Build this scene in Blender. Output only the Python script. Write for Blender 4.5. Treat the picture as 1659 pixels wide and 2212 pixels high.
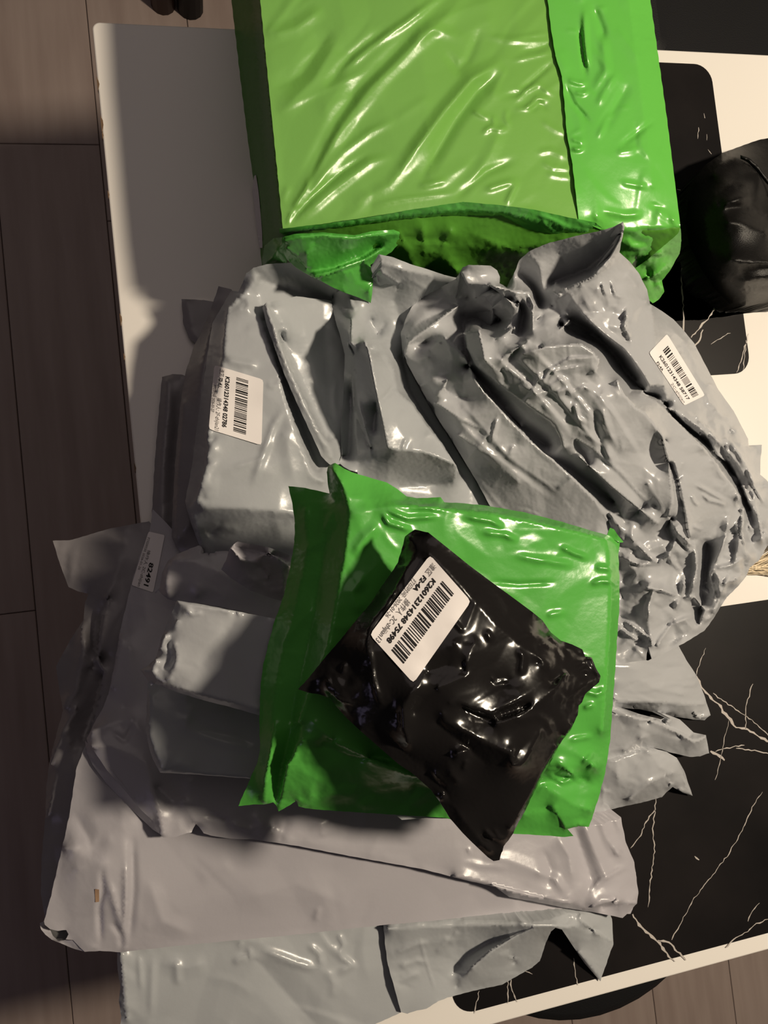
import bpy, bmesh, math, random, zlib
import numpy as np
from mathutils import Vector, Matrix, geometry
from mathutils.bvhtree import BVHTree

for o in list(bpy.data.objects):
    bpy.data.objects.remove(o)
SC = bpy.context.scene
COL = SC.collection

# ------------------------------------------------------------------ camera
TZ = 0.74                     # table top height above the floor
CH = 0.75                     # camera height above the table top
FPX = 1620.0
CX, CY = 829.5, 1106.0
M3 = np.array([[0.96836541, -0.110444, 0.22376452],
               [-0.09797856, -0.99299093, -0.06610006],
               [0.22949649, 0.04208489, -0.97239921]])   # world -> camera (x right, y down, z forward)
cd = bpy.data.cameras.new('camera')
cam = bpy.data.objects.new('camera', cd)
COL.objects.link(cam)
cd.sensor_fit = 'VERTICAL'
cd.sensor_height = 36.0
cd.lens = FPX / 2212.0 * 36.0
cd.clip_start = 0.01
rot = Matrix(((M3[0][0], -M3[1][0], -M3[2][0]),
              (M3[0][1], -M3[1][1], -M3[2][1]),
              (M3[0][2], -M3[1][2], -M3[2][2])))
cam.matrix_world = Matrix.Translation((0, 0, TZ + CH)) @ rot.to_4x4()
SC.camera = cam

# ------------------------------------------------------------------ light
wd = bpy.data.worlds.new('world')
SC.world = wd
wd.use_nodes = True
bg = wd.node_tree.nodes['Background']
bg.inputs[0].default_value = (1.0, 0.86, 0.80, 1)
bg.inputs[1].default_value = 0.02


def lamp(name, loc, power, col, rad):
    l = bpy.data.lights.new(name, 'POINT')
    l.energy = power
    l.color = col
    l.shadow_soft_size = rad
    o = bpy.data.objects.new(name, l)
    o.location = loc
    COL.objects.link(o)
    return o


lamp('pendant_lamp', (1.28, 0.11, TZ + 1.74), 172, (1.0, 0.86, 0.67), 0.085)
lamp('purple_glow', (-1.25, -0.95, TZ + 0.35), 1.6, (0.74, 0.62, 1.0), 0.25)  # weak purple light from lower left, its source unseen
al = bpy.data.lights.new('ceiling_bounce_fill', 'AREA')  # added fill standing in for ceiling bounce, not a fixture
al.energy = 5.2
al.color = (1.0, 0.84, 0.80)
al.shape = 'DISK'
al.size = 2.4
ao = bpy.data.objects.new('ceiling_bounce_fill', al)
ao.location = (-0.10, 1.25, TZ + 1.8)
COL.objects.link(ao)

SC.view_settings.view_transform = 'Standard'
SC.view_settings.look = 'None'
SC.view_settings.exposure = 0.0
SC.view_settings.gamma = 1.0
SC.view_settings.use_curve_mapping = False


# ------------------------------------------------------------------ materials
def new_mat(name):
    m = bpy.data.materials.new(name)
    m.use_nodes = True
    nt = m.node_tree
    return m, nt, nt.nodes['Principled BSDF']


def film(name, col, rough=0.3, spec=0.5, var=0.06, bump=0.05, bscale=260, coat=0.0):
    m, nt, p = new_mat(name)
    tc = nt.nodes.new('ShaderNodeTexCoord')
    n = nt.nodes.new('ShaderNodeTexNoise')
    n.inputs['Scale'].default_value = 9
    n.inputs['Detail'].default_value = 4
    nt.links.new(tc.outputs['Object'], n.inputs['Vector'])
    r = nt.nodes.new('ShaderNodeMix')
    r.data_type = 'RGBA'
    r.inputs['A'].default_value = (*[c * (1 - var) for c in col], 1)
    r.inputs['B'].default_value = (*[min(1, c * (1 + var)) for c in col], 1)
    nt.links.new(n.outputs['Fac'], r.inputs['Factor'])
    nt.links.new(r.outputs['Result'], p.inputs['Base Color'])
    n2 = nt.nodes.new('ShaderNodeTexNoise')
    n2.inputs['Scale'].default_value = bscale
    n2.inputs['Detail'].default_value = 3
    nt.links.new(tc.outputs['Object'], n2.inputs['Vector'])
    b = nt.nodes.new('ShaderNodeBump')
    b.inputs['Strength'].default_value = bump
    b.inputs['Distance'].default_value = 0.002
    nt.links.new(n2.outputs['Fac'], b.inputs['Height'])
    nt.links.new(b.outputs['Normal'], p.inputs['Normal'])
    p.inputs['Roughness'].default_value = rough
    p.inputs['Specular IOR Level'].default_value = spec
    if coat:
        p.inputs['Coat Weight'].default_value = coat
        p.inputs['Coat Roughness'].default_value = 0.12
    return m


MAT = {}
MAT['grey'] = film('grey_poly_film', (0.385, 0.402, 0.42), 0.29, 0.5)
MAT['grey2'] = film('silver_grey_poly_film', (0.405, 0.415, 0.435), 0.26, 0.55)
MAT['lilac'] = film('lilac_grey_poly_film', (0.40, 0.385, 0.415), 0.33, 0.5)
MAT['dim'] = film('shaded_grey_poly_film', (0.25, 0.235, 0.245), 0.34, 0.45)  # grey film with the shade of the pile's left side put into its colour
MAT['dark'] = film('hole_shade_dark', (0.10, 0.10, 0.10), 0.4, 0.4)  # near black, paints the shade inside the handle hole
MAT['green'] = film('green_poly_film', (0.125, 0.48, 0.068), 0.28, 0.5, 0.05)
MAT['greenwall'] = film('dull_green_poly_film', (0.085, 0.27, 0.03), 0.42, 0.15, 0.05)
MAT['green2'] = film('leaf_green_poly_film', (0.09, 0.385, 0.06), 0.24, 0.55, 0.05)
MAT['olive'] = film('green_film_over_cardboard', (0.165, 0.39, 0.072), 0.32, 0.5, 0.07)
MAT['black'] = film('black_gloss_film', (0.010, 0.009, 0.009), 0.20, 0.45, 0.1, 0.0, 300, 0.0)
MAT['paper'] = film('label_paper', (0.80, 0.76, 0.75), 0.55, 0.3, 0.02, 0.02, 600)
MAT['ink'] = film('black_ink', (0.012, 0.011, 0.011), 0.6, 0.2, 0.0, 0.0)
MAT['greyink'] = film('faded_ink', (0.16, 0.15, 0.15), 0.6, 0.2, 0.0, 0.0)
MAT['white'] = film('cream_white_lacquer', (0.80, 0.765, 0.72), 0.30, 0.5, 0.015, 0.015, 420)
MAT['leather'] = film('black_leather', (0.0055, 0.005, 0.0048), 0.45, 0.3, 0.15, 0.25, 900)
MAT['blackseat'] = film('black_upholstery', (0.008, 0.008, 0.009), 0.6, 0.3, 0.1, 0.2, 500)
MAT['brown'] = film('dark_brown_wood', (0.05, 0.028, 0.024), 0.5, 0.3)
MAT['chip'] = film('exposed_fibreboard', (0.16, 0.10, 0.06), 0.8, 0.2, 0.2, 0.2)
MAT['tape'] = film('brown_tape', (0.30, 0.19, 0.12), 0.5, 0.4)
MAT['fringe'] = film('straw_fibre', (0.75, 0.64, 0.47), 0.7, 0.2)
MAT['vein'] = film('white_marble_vein', (0.45, 0.41, 0.38), 0.35, 0.4, 0.25, 0.0, 80)


def mat_marble():
    m, nt, p = new_mat('black_marble_print')
    tc = nt.nodes.new('ShaderNodeTexCoord')
    n = nt.nodes.new('ShaderNodeTexNoise')
    n.inputs['Scale'].default_value = 6
    n.inputs['Detail'].default_value = 7
    nt.links.new(tc.outputs['Object'], n.inputs['Vector'])
    cr = nt.nodes.new('ShaderNodeValToRGB')
    cr.color_ramp.elements[0].position = 0.35
    cr.color_ramp.elements[0].color = (0.006, 0.0055, 0.006, 1)
    cr.color_ramp.elements[1].position = 0.75
    cr.color_ramp.elements[1].color = (0.016, 0.0135, 0.0135, 1)
    nt.links.new(n.outputs['Fac'], cr.inputs['Fac'])
    nt.links.new(cr.outputs['Color'], p.inputs['Base Color'])
    p.inputs['Roughness'].default_value = 0.33
    p.inputs['Specular IOR Level'].default_value = 0.18
    return m


MAT['marble'] = mat_marble()


def mat_wood():
    m, nt, p = new_mat('grey_brown_laminate')
    tc = nt.nodes.new('ShaderNodeTexCoord')
    mp = nt.nodes.new('ShaderNodeMapping')
    mp.inputs['Scale'].default_value = (22, 2.2, 4)
    nt.links.new(tc.outputs['Object'], mp.inputs['Vector'])
    oi = nt.nodes.new('ShaderNodeObjectInfo')
    n = nt.nodes.new('ShaderNodeTexNoise')
    n.noise_dimensions = '4D'
    n.inputs['Scale'].default_value = 1.6
    n.inputs['Detail'].default_value = 6
    ml = nt.nodes.new('ShaderNodeMath')
    ml.operation = 'MULTIPLY'
    ml.inputs[1].default_value = 30
    nt.links.new(oi.outputs['Random'], ml.inputs[0])
    nt.links.new(ml.outputs[0], n.inputs['W'])
    nt.links.new(mp.outputs['Vector'], n.inputs['Vector'])
    cr = nt.nodes.new('ShaderNodeValToRGB')
    cr.color_ramp.elements[0].position = 0.25
    cr.color_ramp.elements[0].color = (0.25, 0.19, 0.168, 1)
    cr.color_ramp.elements[1].position = 0.8
    cr.color_ramp.elements[1].color = (0.36, 0.29, 0.26, 1)
    nt.links.new(n.outputs['Fac'], cr.inputs['Fac'])
    nt.links.new(cr.outputs['Color'], p.inputs['Base Color'])
    p.inputs['Roughness'].default_value = 0.5
    return m


MAT['wood'] = mat_wood()


# ------------------------------------------------------------------ helpers
def tag(o, label=None, cat=None, group=None, kind=None):
    if label:
        o['label'] = label
    if cat:
        o['category'] = cat
    if group:
        o['group'] = group
    if kind:
        o['kind'] = kind
    return o


def empty(name, loc, label, cat, group=None):
    o = bpy.data.objects.new(name, None)
    o.empty_display_size = 0.05
    COL.objects.link(o)
    o.location = loc
    return tag(o, label, cat, group)


def link(name, verts, faces, mat, parent=None, smooth=True):
    """verts in world coordinates; one mesh object, child of parent"""
    me = bpy.data.meshes.new(name)
    v = np.asarray(verts, float)
    if parent is not None:
        v = v - np.array(parent.location)
    me.from_pydata([tuple(p) for p in v], [], faces)
    if smooth:
        me.polygons.foreach_set('use_smooth', [True] * len(me.polygons))
    me.materials.append(MAT[mat])
    me.update()
    o = bpy.data.objects.new(name, me)
    COL.objects.link(o)
    if parent is not None:
        o.parent = parent
    return o


def world(uvz):
    """photo pixel + height above the table (cm) -> world point at that height"""
    a = np.atleast_2d(np.asarray(uvz, float))
    d = np.stack([(a[:, 0] - CX) / FPX, (a[:, 1] - CY) / FPX, np.ones(len(a))], 1) @ M3
    t = (a[:, 2] / 100.0 - CH) / d[:, 2]
    p = d * t[:, None]
    p[:, 2] += CH + TZ
    return p


def P(s):
    """'u,v,z u,v,z ...' (a missing z repeats the one before)"""
    out = []
    z = 0.0
    for t in s.split():
        q = [float(x) for x in t.split(',')]
        if len(q) > 2:
            z = q[2]
        out.append((q[0], q[1], z))
    return np.array(out)


def PL(s):
    return [P(x) for x in s.strip().split('|') if x.strip()]


def resample(poly, step, closed, rng=None, jit=0.0):
    n = len(poly)
    out = []
    for i in range(n if closed else n - 1):
        a, b = poly[i], poly[(i + 1) % n]
        L = math.hypot(b[0] - a[0], b[1] - a[1])
        k = max(1, int(round(L / step)))
        for j in range(k):
            f = j / k
            p = a + (b - a) * f
            if j and jit and rng is not None:
                w0 = math.sin(p[0] * 0.11 + p[1] * 0.17) + 0.6 * math.sin(p[0] * 0.29 - p[1] * 0.23)
                p = p + np.array([jit * w0, jit * w0 * 0.8, 0.0])
            out.append(p)
    if not closed:
        out.append(poly[-1])
    return np.array(out)


def inside(pts, poly):
    x, y = pts[:, 0], pts[:, 1]
    c = np.zeros(len(pts), bool)
    n = len(poly)
    for i in range(n):
        x1, y1 = poly[i][:2]
        x2, y2 = poly[i - 1][:2]
        if y1 == y2:
            continue
        t = (y1 > y) != (y2 > y)
        c ^= t & (x < (x2 - x1) * (y - y1) / (y2 - y1) + x1)
    return c


def seg_dist(pts, poly, closed=False, signed=False):
    """distance to a polyline and fraction of its length at the nearest point"""
    n = len(poly)
    best = np.full(len(pts), 1e9)
    tt = np.zeros(len(pts))
    sg = np.ones(len(pts))
    segs = [(poly[i][:2], poly[(i + 1) % n][:2]) for i in range(n if closed else n - 1)]
    Ls = [max(1e-6, math.hypot(*(b - a))) for a, b in segs]
    tot = sum(Ls)
    acc = 0
    for (a, b), L in zip(segs, Ls):
        d = (b - a) / L
        r = pts - a
        s = np.clip(r @ d, 0, L)
        q = r - s[:, None] * d
        dd = np.sqrt((q * q).sum(1))
        m = dd < best
        best[m] = dd[m]
        tt[m] = (acc + s[m]) / tot
        sg[m] = np.sign(d[0] * r[m, 1] - d[1] * r[m, 0])
        acc += L
    return (best, tt, sg) if signed else (best, tt)


def add_stroke(pts, z, poly, h, w, side=0.0):
    """fold along a polyline: sharp crest, one flank longer than the other (side -1..1)"""
    wl, wr_ = w * (1 + 0.9 * max(side, 0)) * (1 - 0.5 * max(-side, 0)), w * (1 + 0.9 * max(-side, 0)) * (1 - 0.5 * max(side, 0))
    W = max(wl, wr_)
    lo = poly[:, :2].min(0) - W
    hi = poly[:, :2].max(0) + W
    m = np.where(((pts > lo) & (pts < hi)).all(1))[0]
    if len(m) == 0:
        return
    d, t, sg = seg_dist(pts[m], poly, False, True)
    ww = np.where(sg > 0, wl, wr_)
    prof = np.maximum(0, 1 - d / ww) ** 1.35
    z[m] += h * prof * np.clip(np.sin(np.pi * np.clip(t, 0.02, 0.98)) * 1.6, 0, 1)


def crumple(pts, cell, amp, seed, warp=0.35):
    """faceted noise: piecewise linear over a warped triangular lattice"""
    r = np.random.default_rng(seed)
    ph = r.uniform(0, 6.28, 8)
    p = pts / cell
    w = np.stack([np.sin(p[:, 1] * 1.3 + ph[0]) + 0.6 * np.sin(p[:, 0] * 2.1 + ph[1]),
                  np.sin(p[:, 0] * 1.1 + ph[2]) + 0.6 * np.sin(p[:, 1] * 1.9 + ph[3])], 1) * warp
    th = ph[4]
    c, s = math.cos(th), math.sin(th)
    q = (p + w) @ np.array([[c, -s], [s, c]])
    k = (q[:, 0] + q[:, 1]) * 0.3660254
    a = q + k[:, None]
    i = np.floor(a).astype(int)
    f = a - i
    tab = r.uniform(-1, 1, (64, 64))
    g = lambda di, dj: tab[(i[:, 0] + di) % 64, (i[:, 1] + dj) % 64]
    up = f[:, 0] > f[:, 1]
    z0, z3 = g(0, 0), g(1, 1)
    z1 = np.where(up, g(1, 0), g(0, 1))
    fa = np.where(up, f[:, 0], f[:, 1])
    fb = np.where(up, f[:, 1], f[:, 0])
    return amp * (z0 + (z1 - z0) * fa + (z3 - z1) * fb)


SURF = {}
NV = {}


def sheet(name, parent, mat, outline, feats='', strokes=(), wr=(), step=5.0, tmax=0.15, zb=None,
          infl=0.0, iw=40.0, jit=0.35, key=None, smooth=1, edgefade=12.0, zoff=0.0, sk=0.75, rk=0.6, taper=0.055, zk=1.0, z0=8.0):
    """film sheet: outline and creases given as pixel + height; harmonic surface between the creases"""
    key = key or name
    seed = zlib.crc32(key.encode()) % 100000
    rng = np.random.default_rng(seed)
    op = P(outline)
    op[:, 2] += zoff + np.maximum(0, op[:, 2] - z0) * (zk - 1)
    if len(op) > 2:
        ar = np.sum(op[:, 0] * np.roll(op[:, 1], -1) - np.roll(op[:, 0], -1) * op[:, 1])
        if ar < 0:
            op = op[::-1]
    ring = resample(op, step, True, rng, jit)
    nr = len(ring)
    pts = [ring]
    edges = [(i, (i + 1) % nr) for i in range(nr)]
    base = nr
    fl = PL(feats)
    fs = []
    for f in fl:
        f = f.copy()
        f[:, 2] += zoff + np.maximum(0, f[:, 2] - z0) * (zk - 1)
        q = resample(f, step * 0.9, False, rng, 0.25)
        m = inside(q, ring)
        d, _ = seg_dist(q[:, :2], ring, True)
        m &= d > step * 0.45
        run = []
        for k in range(len(q)):
            if m[k]:
                run.append(k)
            if (not m[k] or k == len(q) - 1) and run:
                pts.append(q[run])
                fs.append(q[run])
                edges += [(base + i, base + i + 1) for i in range(len(run) - 1)]
                base += len(run)
                run = []
    lo, hi = ring[:, :2].min(0), ring[:, :2].max(0)
    gx = np.arange(lo[0], hi[0], step)
    gy = np.arange(lo[1], hi[1], step * 0.866)
    G = np.stack(np.meshgrid(gx, gy), -1)
    G[1::2, :, 0] += step * 0.5
    G = G.reshape(-1, 2) + rng.uniform(-0.12, 0.12, (len(gx) * len(gy), 2)) * step
    G = G[inside(G, ring)]
    cons = np.concatenate(pts)
    # keep grid points away from constrained points
    cellh = {}
    ci = np.floor(cons[:, :2] / step).astype(int)
    for k, (a, b) in enumerate(ci):
        cellh.setdefault((a, b), []).append(k)
    keep = np.ones(len(G), bool)
    gi = np.floor(G / step).astype(int)
    lim = (0.62 * step) ** 2
    for k, (a, b) in enumerate(gi):
        for da in (-1, 0, 1):
            for db in (-1, 0, 1):
                l = cellh.get((a + da, b + db))
                if l:
                    for j in l:
                        dx = G[k, 0] - cons[j, 0]
                        dy = G[k, 1] - cons[j, 1]
                        if dx * dx + dy * dy < lim:
                            keep[k] = False
    G = G[keep]
    allp = np.concatenate([cons[:, :2], G])
    vc, ve, vf, ov, oe, of = geometry.delaunay_2d_cdt([Vector(p) for p in allp], edges, [], 0, 1e-4, True)
    V = np.array([(v[0], v[1]) for v in vc])
    F = np.array(vf)
    cen = V[F].mean(1)
    F = F[inside(cen, ring)]
    a = V[F]
    area = (a[:, 1, 0] - a[:, 0, 0]) * (a[:, 2, 1] - a[:, 0, 1]) - (a[:, 2, 0] - a[:, 0, 0]) * (a[:, 1, 1] - a[:, 0, 1])
    F = F[np.abs(area) > 1e-6]
    area = area[np.abs(area) > 1e-6]
    F[area > 0] = F[area > 0][:, ::-1]           # image v points down
    n = len(V)
    fixed = np.zeros(n, bool)
    Z = np.zeros(n)
    for k, src in enumerate(ov):
        for s in src:
            if s < len(cons):
                fixed[k] = True
                Z[k] = cons[s, 2]
    E = np.concatenate([F[:, [0, 1]], F[:, [1, 2]], F[:, [2, 0]]])
    E = np.unique(np.sort(E, 1), axis=0)
    used = np.zeros(n, bool)
    used[F.ravel()] = True
    fixed[~used] = True
    i, j = E[:, 0], E[:, 1]
    deg = np.bincount(i, minlength=n) + np.bincount(j, minlength=n)
    deg = np.maximum(deg, 1).astype(float)

    def A(x):
        d = x[i] - x[j]
        return np.bincount(i, d, n) - np.bincount(j, d, n)
    free = ~fixed
    x = Z.copy()
    x[free] = Z[fixed & used].mean()
    r = -A(x) * free
    zz = r / deg
    p = zz.copy()
    rz = r @ zz
    for it in range(700):
        if rz < 1e-9:
            break
        Ap = A(p) * free
        al = rz / max(1e-30, p @ Ap)
        x += al * p
        r -= al * Ap
        zz = r / deg
        rn = r @ zz
        p = zz + p * (rn / rz)
        rz = rn
    dist, _ = seg_dist(V, ring, True)
    fade = np.clip(dist / edgefade, 0, 1)
    if infl:
        t = np.clip(dist / iw, 0, 1)
        x = x + infl * (1 - (1 - t) ** 2)
    dz = np.zeros(n)
    for s in strokes:
        add_stroke(V, dz, s[0] if isinstance(s[0], np.ndarray) else P(s[0]), sk * s[1] / 10.0, s[2], s[3] if len(s) > 3 else 0.0)
    for w in wr:
        if w[0] == 's':      # random folds: n, angle, spread, (len0,len1), height mm, width px
            _, cnt, ang, spr, (l0, l1), h, wd_ = w
            for _k in range(cnt):
                c = V[rng.integers(n)]
                a0 = math.radians(ang + rng.normal() * spr)
                L = rng.uniform(l0, l1)
                cv = rng.normal() * 0.25
                q = np.array([c + np.array([math.cos(a0 + cv * t), math.sin(a0 + cv * t)]) * L * t for t in np.linspace(-.5, .5, 5)])
                add_stroke(V, dz, q, rng.choice([-0.7, 1, 1]) * rk * h * rng.uniform(0.4, 1.1) / 10, wd_ * rng.uniform(0.6, 1.3), rng.uniform(-1, 1))
        elif w[0] == 'c':    # crumple: cell px, amplitude mm [, region polyline, radius]
            cz = crumple(V, w[1], w[2] / 10.0, seed + int(w[1] * 7))
            if len(w) > 3:
                dd, _ = seg_dist(V, P(w[3]))
                cz = cz * np.clip(1.4 - dd / w[4], 0, 1)
            dz += cz
    x = x + dz * (0.15 + 0.85 * fade)
    for _s in range(smooth):
        av = (np.bincount(i, x[j], n) + np.bincount(j, x[i], n)) / deg
        m = dist > 0.5
        x[m] = 0.5 * x[m] + 0.5 * av[m]
    top = world(np.column_stack([V, x]))
    zbot = x - (np.minimum(tmax, 0.06 + dist * taper) if taper else tmax)
    if zb is not None:
        zbot = np.maximum(zbot, zb)
    zbot = np.minimum(zbot, x - 0.06)
    bot = top.copy()
    bot[:, 2] = TZ + zbot / 100.0
    bd = {}
    for t in F:
        for a, b in ((t[0], t[1]), (t[1], t[2]), (t[2], t[0])):
            bd[(a, b)] = 1
    rim = sorted({q for e in bd if (e[1], e[0]) not in bd for q in e})
    ri = {q: 2 * n + k for k, q in enumerate(rim)}
    nr2 = len(rim)
    side = [(ri[b], ri[a], ri[a] + nr2, ri[b] + nr2) for (a, b) in bd if (b, a) not in bd]
    faces = [tuple(t) for t in F] + [(t[0] + n, t[2] + n, t[1] + n) for t in F] + side
    allv = np.concatenate([top, bot, top[rim], bot[rim]])
    us = np.ones(len(allv), bool)
    us[:n] = used
    us[n:2 * n] = used
    mp = np.cumsum(us) - 1
    faces = [tuple(int(mp[k]) for k in f) for f in faces]
    o = link(name, allv[us], faces, mat, parent)
    o['_rim'] = [int(mp[q]) for q in rim]
    NV[key] = (o, int(used.sum()), parent)
    SURF[key] = BVHTree.FromPolygons([Vector((V[k, 0], V[k, 1], x[k])) for k in range(n)], [tuple(int(q) for q in t) for t in F])
    return o


def surf_z(key, uv, default=5.0):
    t = SURF[key]
    out = []
    for u, v in uv:
        h = t.ray_cast(Vector((u, v, 200.0)), Vector((0, 0, -1)))
        if h[0] is None:
            h = t.find_nearest(Vector((u, v, default)))
        out.append(h[0][2])
    return np.array(out)


# ------------------------------------------------------------------ printed labels
def text_mesh(body, bold=0.0, size=1.0):
    cu = bpy.data.curves.new('t', 'FONT')
    cu.body = body
    cu.size = size
    cu.offset = bold
    cu.resolution_u = 3
    ob = bpy.data.objects.new('t', cu)
    COL.objects.link(ob)
    dg = bpy.context.evaluated_depsgraph_get()
    me = bpy.data.meshes.new_from_object(ob.evaluated_get(dg))
    v = np.array([p.co[:2] for p in me.vertices]).reshape(-1, 2)
    f = [tuple(p.vertices) for p in me.polygons]
    bpy.data.objects.remove(ob)
    bpy.data.meshes.remove(me)
    bpy.data.curves.remove(cu)
    return v, f


def label(parent, key, quad, bars, texts, seed=1, vis=None, off=0.09):
    """quad = pixels of (reading-left bottom, reading-right bottom, right top, left top)"""
    Q = np.array(quad, float)

    def px(st):
        s, t = st[:, :1], st[:, 1:]
        return Q[0] * (1 - s) * (1 - t) + Q[1] * s * (1 - t) + Q[2] * s * t + Q[3] * (1 - s) * t
    nx, ny = 22, 15
    g = np.stack(np.meshgrid(np.linspace(0, 1, nx), np.linspace(0, 1, ny)), -1).reshape(-1, 2)
    # rounded corners
    rc = np.array([0.035, 0.055])
    c = np.clip(g, rc, 1 - rc)
    dlt = (g - c) / rc
    ln = np.sqrt((dlt ** 2).sum(1))
    k = ln > 1
    g[k] = c[k] + dlt[k] / ln[k][:, None] * rc
    uv = px(g)
    z = surf_z(key, uv).reshape(ny, nx)
    for _ in range(6):
        zp = np.pad(z, 1, mode='edge')
        z = np.maximum(z, (zp[:-2, 1:-1] + zp[2:, 1:-1] + zp[1:-1, :-2] + zp[1:-1, 2:]) / 4)
    zl = z + off

    def zat(st):
        s = np.clip(st[:, 0], 0, 1) * (nx - 1)
        t = np.clip(st[:, 1], 0, 1) * (ny - 1)
        a = np.minimum(s.astype(int), nx - 2)
        b = np.minimum(t.astype(int), ny - 2)
        fs, ft = s - a, t - b
        return zl[b, a] * (1 - fs) * (1 - ft) + zl[b, a + 1] * fs * (1 - ft) + zl[b + 1, a] * (1 - fs) * ft + zl[b + 1, a + 1] * fs * ft
    top = world(np.column_stack([uv, zl.ravel()]))
    F = []
    for b in range(ny - 1):
        for a in range(nx - 1):
            q = b * nx + a
            F.append((q, q + nx, q + nx + 1, q + 1))
    e1 = top[1] - top[0]
    # orientation: face up
    nrm = np.cross(top[nx] - top[0], e1)
    if nrm[2] < 0:
        F = [f[::-1] for f in F]
    lab = link('shipping_label', top, F, 'paper', parent)
    tag(lab, 'white barcode label')

    def put(name, st, faces, mat, o2=0.035):
        st = np.asarray(st)
        p = px(st)
        w = world(np.column_stack([p, zat(st) + o2]))
        n = np.zeros(3)
        for f in faces[:6]:
            n += np.cross(w[f[1]] - w[f[0]], w[f[2]] - w[f[0]])
        if n[2] < 0:
            faces = [f[::-1] for f in faces]
        ob = bpy.data.meshes.new(name)
        ob.from_pydata([tuple(x) for x in (w - np.array(parent.location))], [], faces)
        ob.materials.append(MAT[mat])
        oo = bpy.data.objects.new(name, ob)
        COL.objects.link(oo)
        oo.parent = lab
        return oo
    if bars:
        x0, x1, y0, y1 = bars
        r = random.Random(seed)
        widths = []
        x = 0.0
        while x < 96:
            w = r.choice([1, 1, 1, 2, 2, 3])
            s = r.choice([1, 1, 1, 2, 2, 3])
            widths.append((x, w))
            x += w + s
        V, FF = [], []
        for xx, w in widths:
            a = x0 + (x1 - x0) * xx / x
            b = x0 + (x1 - x0) * (xx + w * 0.92) / x
            n0 = len(V)
            K = 5
            for q in range(K):
                t = y0 + (y1 - y0) * q / (K - 1)
                V += [(a, t), (b, t)]
            FF += [(n0 + 2 * q, n0 + 2 * q + 1, n0 + 2 * q + 3, n0 + 2 * q + 2) for q in range(K - 1)]
        put('barcode', V, FF, 'ink')
    asp = None
    for body, x0, x1, y0, h, bold, mat in texts:
        v, f = text_mesh(body, bold)
        if len(v) == 0:
            continue
        a, b = v.min(0), v.max(0)
        st = (v - [a[0], 0]) / [b[0] - a[0], 0.72] * [x1 - x0, h] + [x0, y0]
        put('printed_text', st, f, mat)
    return lab


# ------------------------------------------------------------------ floor of planks
def box_verts(x0, x1, y0, y1, z0, z1, bev=0.0):
    b = bev
    v = [(x0, y0, z0), (x1, y0, z0), (x1, y1, z0), (x0, y1, z0),
         (x0, y0, z1 - b), (x1, y0, z1 - b), (x1, y1, z1 - b), (x0, y1, z1 - b),
         (x0 + b, y0 + b, z1), (x1 - b, y0 + b, z1), (x1 - b, y1 - b, z1), (x0 + b, y1 - b, z1)]
    f = [(3, 2, 1, 0), (8, 9, 10, 11)]
    for k in range(4):
        l = (k + 1) % 4
        f += [(k, l, l + 4, k + 4), (k + 4, l + 4, l + 8, k + 8)]
    return v, f


fl = link('floor', [(-2.2, -2.2, -0.03), (2.2, -2.2, -0.03), (2.2, 2.2, -0.03), (-2.2, 2.2, -0.03),
                    (-2.2, -2.2, -0.012), (2.2, -2.2, -0.012), (2.2, 2.2, -0.012), (-2.2, 2.2, -0.012)],
          [(3, 2, 1, 0), (4, 5, 6, 7), (0, 1, 5, 4), (1, 2, 6, 5), (2, 3, 7, 6), (3, 0, 4, 7)], 'chip', smooth=False)
tag(fl, 'floor of grey brown wood laminate planks', kind='structure')
pw, plen = 0.19, 1.28
pv, pf = box_verts(0, pw - 0.0012, 0, plen - 0.0012, -0.012, 0.0, 0.0012)
pm = bpy.data.meshes.new('plank')
pm.from_pydata(pv, [], pf)
pm.materials.append(MAT['wood'])
for k in range(-10, 12):
    off = {-1: 0.83, -2: -0.05}.get(k, [0.53, 0.09, 0.85, 0.31][k % 4] * plen)
    for q in range(-3, 3):
        y0 = q * plen + off
        if y0 > 2.1 or y0 + plen < -2.1:
            continue
        o = bpy.data.objects.new('plank', pm)
        COL.objects.link(o)
        o.location = (k * pw - 0.13, y0, 0)
        o.parent = fl

# ------------------------------------------------------------------ table
tb = empty('dining_table', (0.45, 0.02, 0.0), 'cream white dining table with two black marble panels set into its top', 'table')


def rounded_rect(x0, x1, y0, y1, r, n=8):
    p = []
    for cx, cy, a0 in ((x1 - r, y0 + r, -90), (x1 - r, y1 - r, 0), (x0 + r, y1 - r, 90), (x0 + r, y0 + r, 180)):
        for k in range(n + 1):
            a = math.radians(a0 + 90 * k / n)
            p.append((cx + r * math.cos(a), cy + r * math.sin(a)))
    return p


def prism(name, poly, z0, z1, mat, parent, bev=0.002):
    bm = bmesh.new()
    vs = [bm.verts.new((x, y, z1)) for x, y in poly]
    f = bm.faces.new(vs)
    r = bmesh.ops.extrude_face_region(bm, geom=[f])
    for v in [e for e in r['geom'] if isinstance(e, bmesh.types.BMVert)]:
        v.co.z = z0
    bmesh.ops.recalc_face_normals(bm, faces=bm.faces)
    if bev:
        ed = [e for e in bm.edges if abs(e.verts[0].co.z - e.verts[1].co.z) < 1e-6]
        bmesh.ops.bevel(bm, geom=ed, offset=bev, segments=2, affect='EDGES', profile=0.5)
    bm.verts.ensure_lookup_table()
    V = [tuple(v.co) for v in bm.verts]
    F = [tuple(v.index for v in f.verts) for f in bm.faces]
    bm.free()
    return link(name, V, F, mat, parent, smooth=False)


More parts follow.
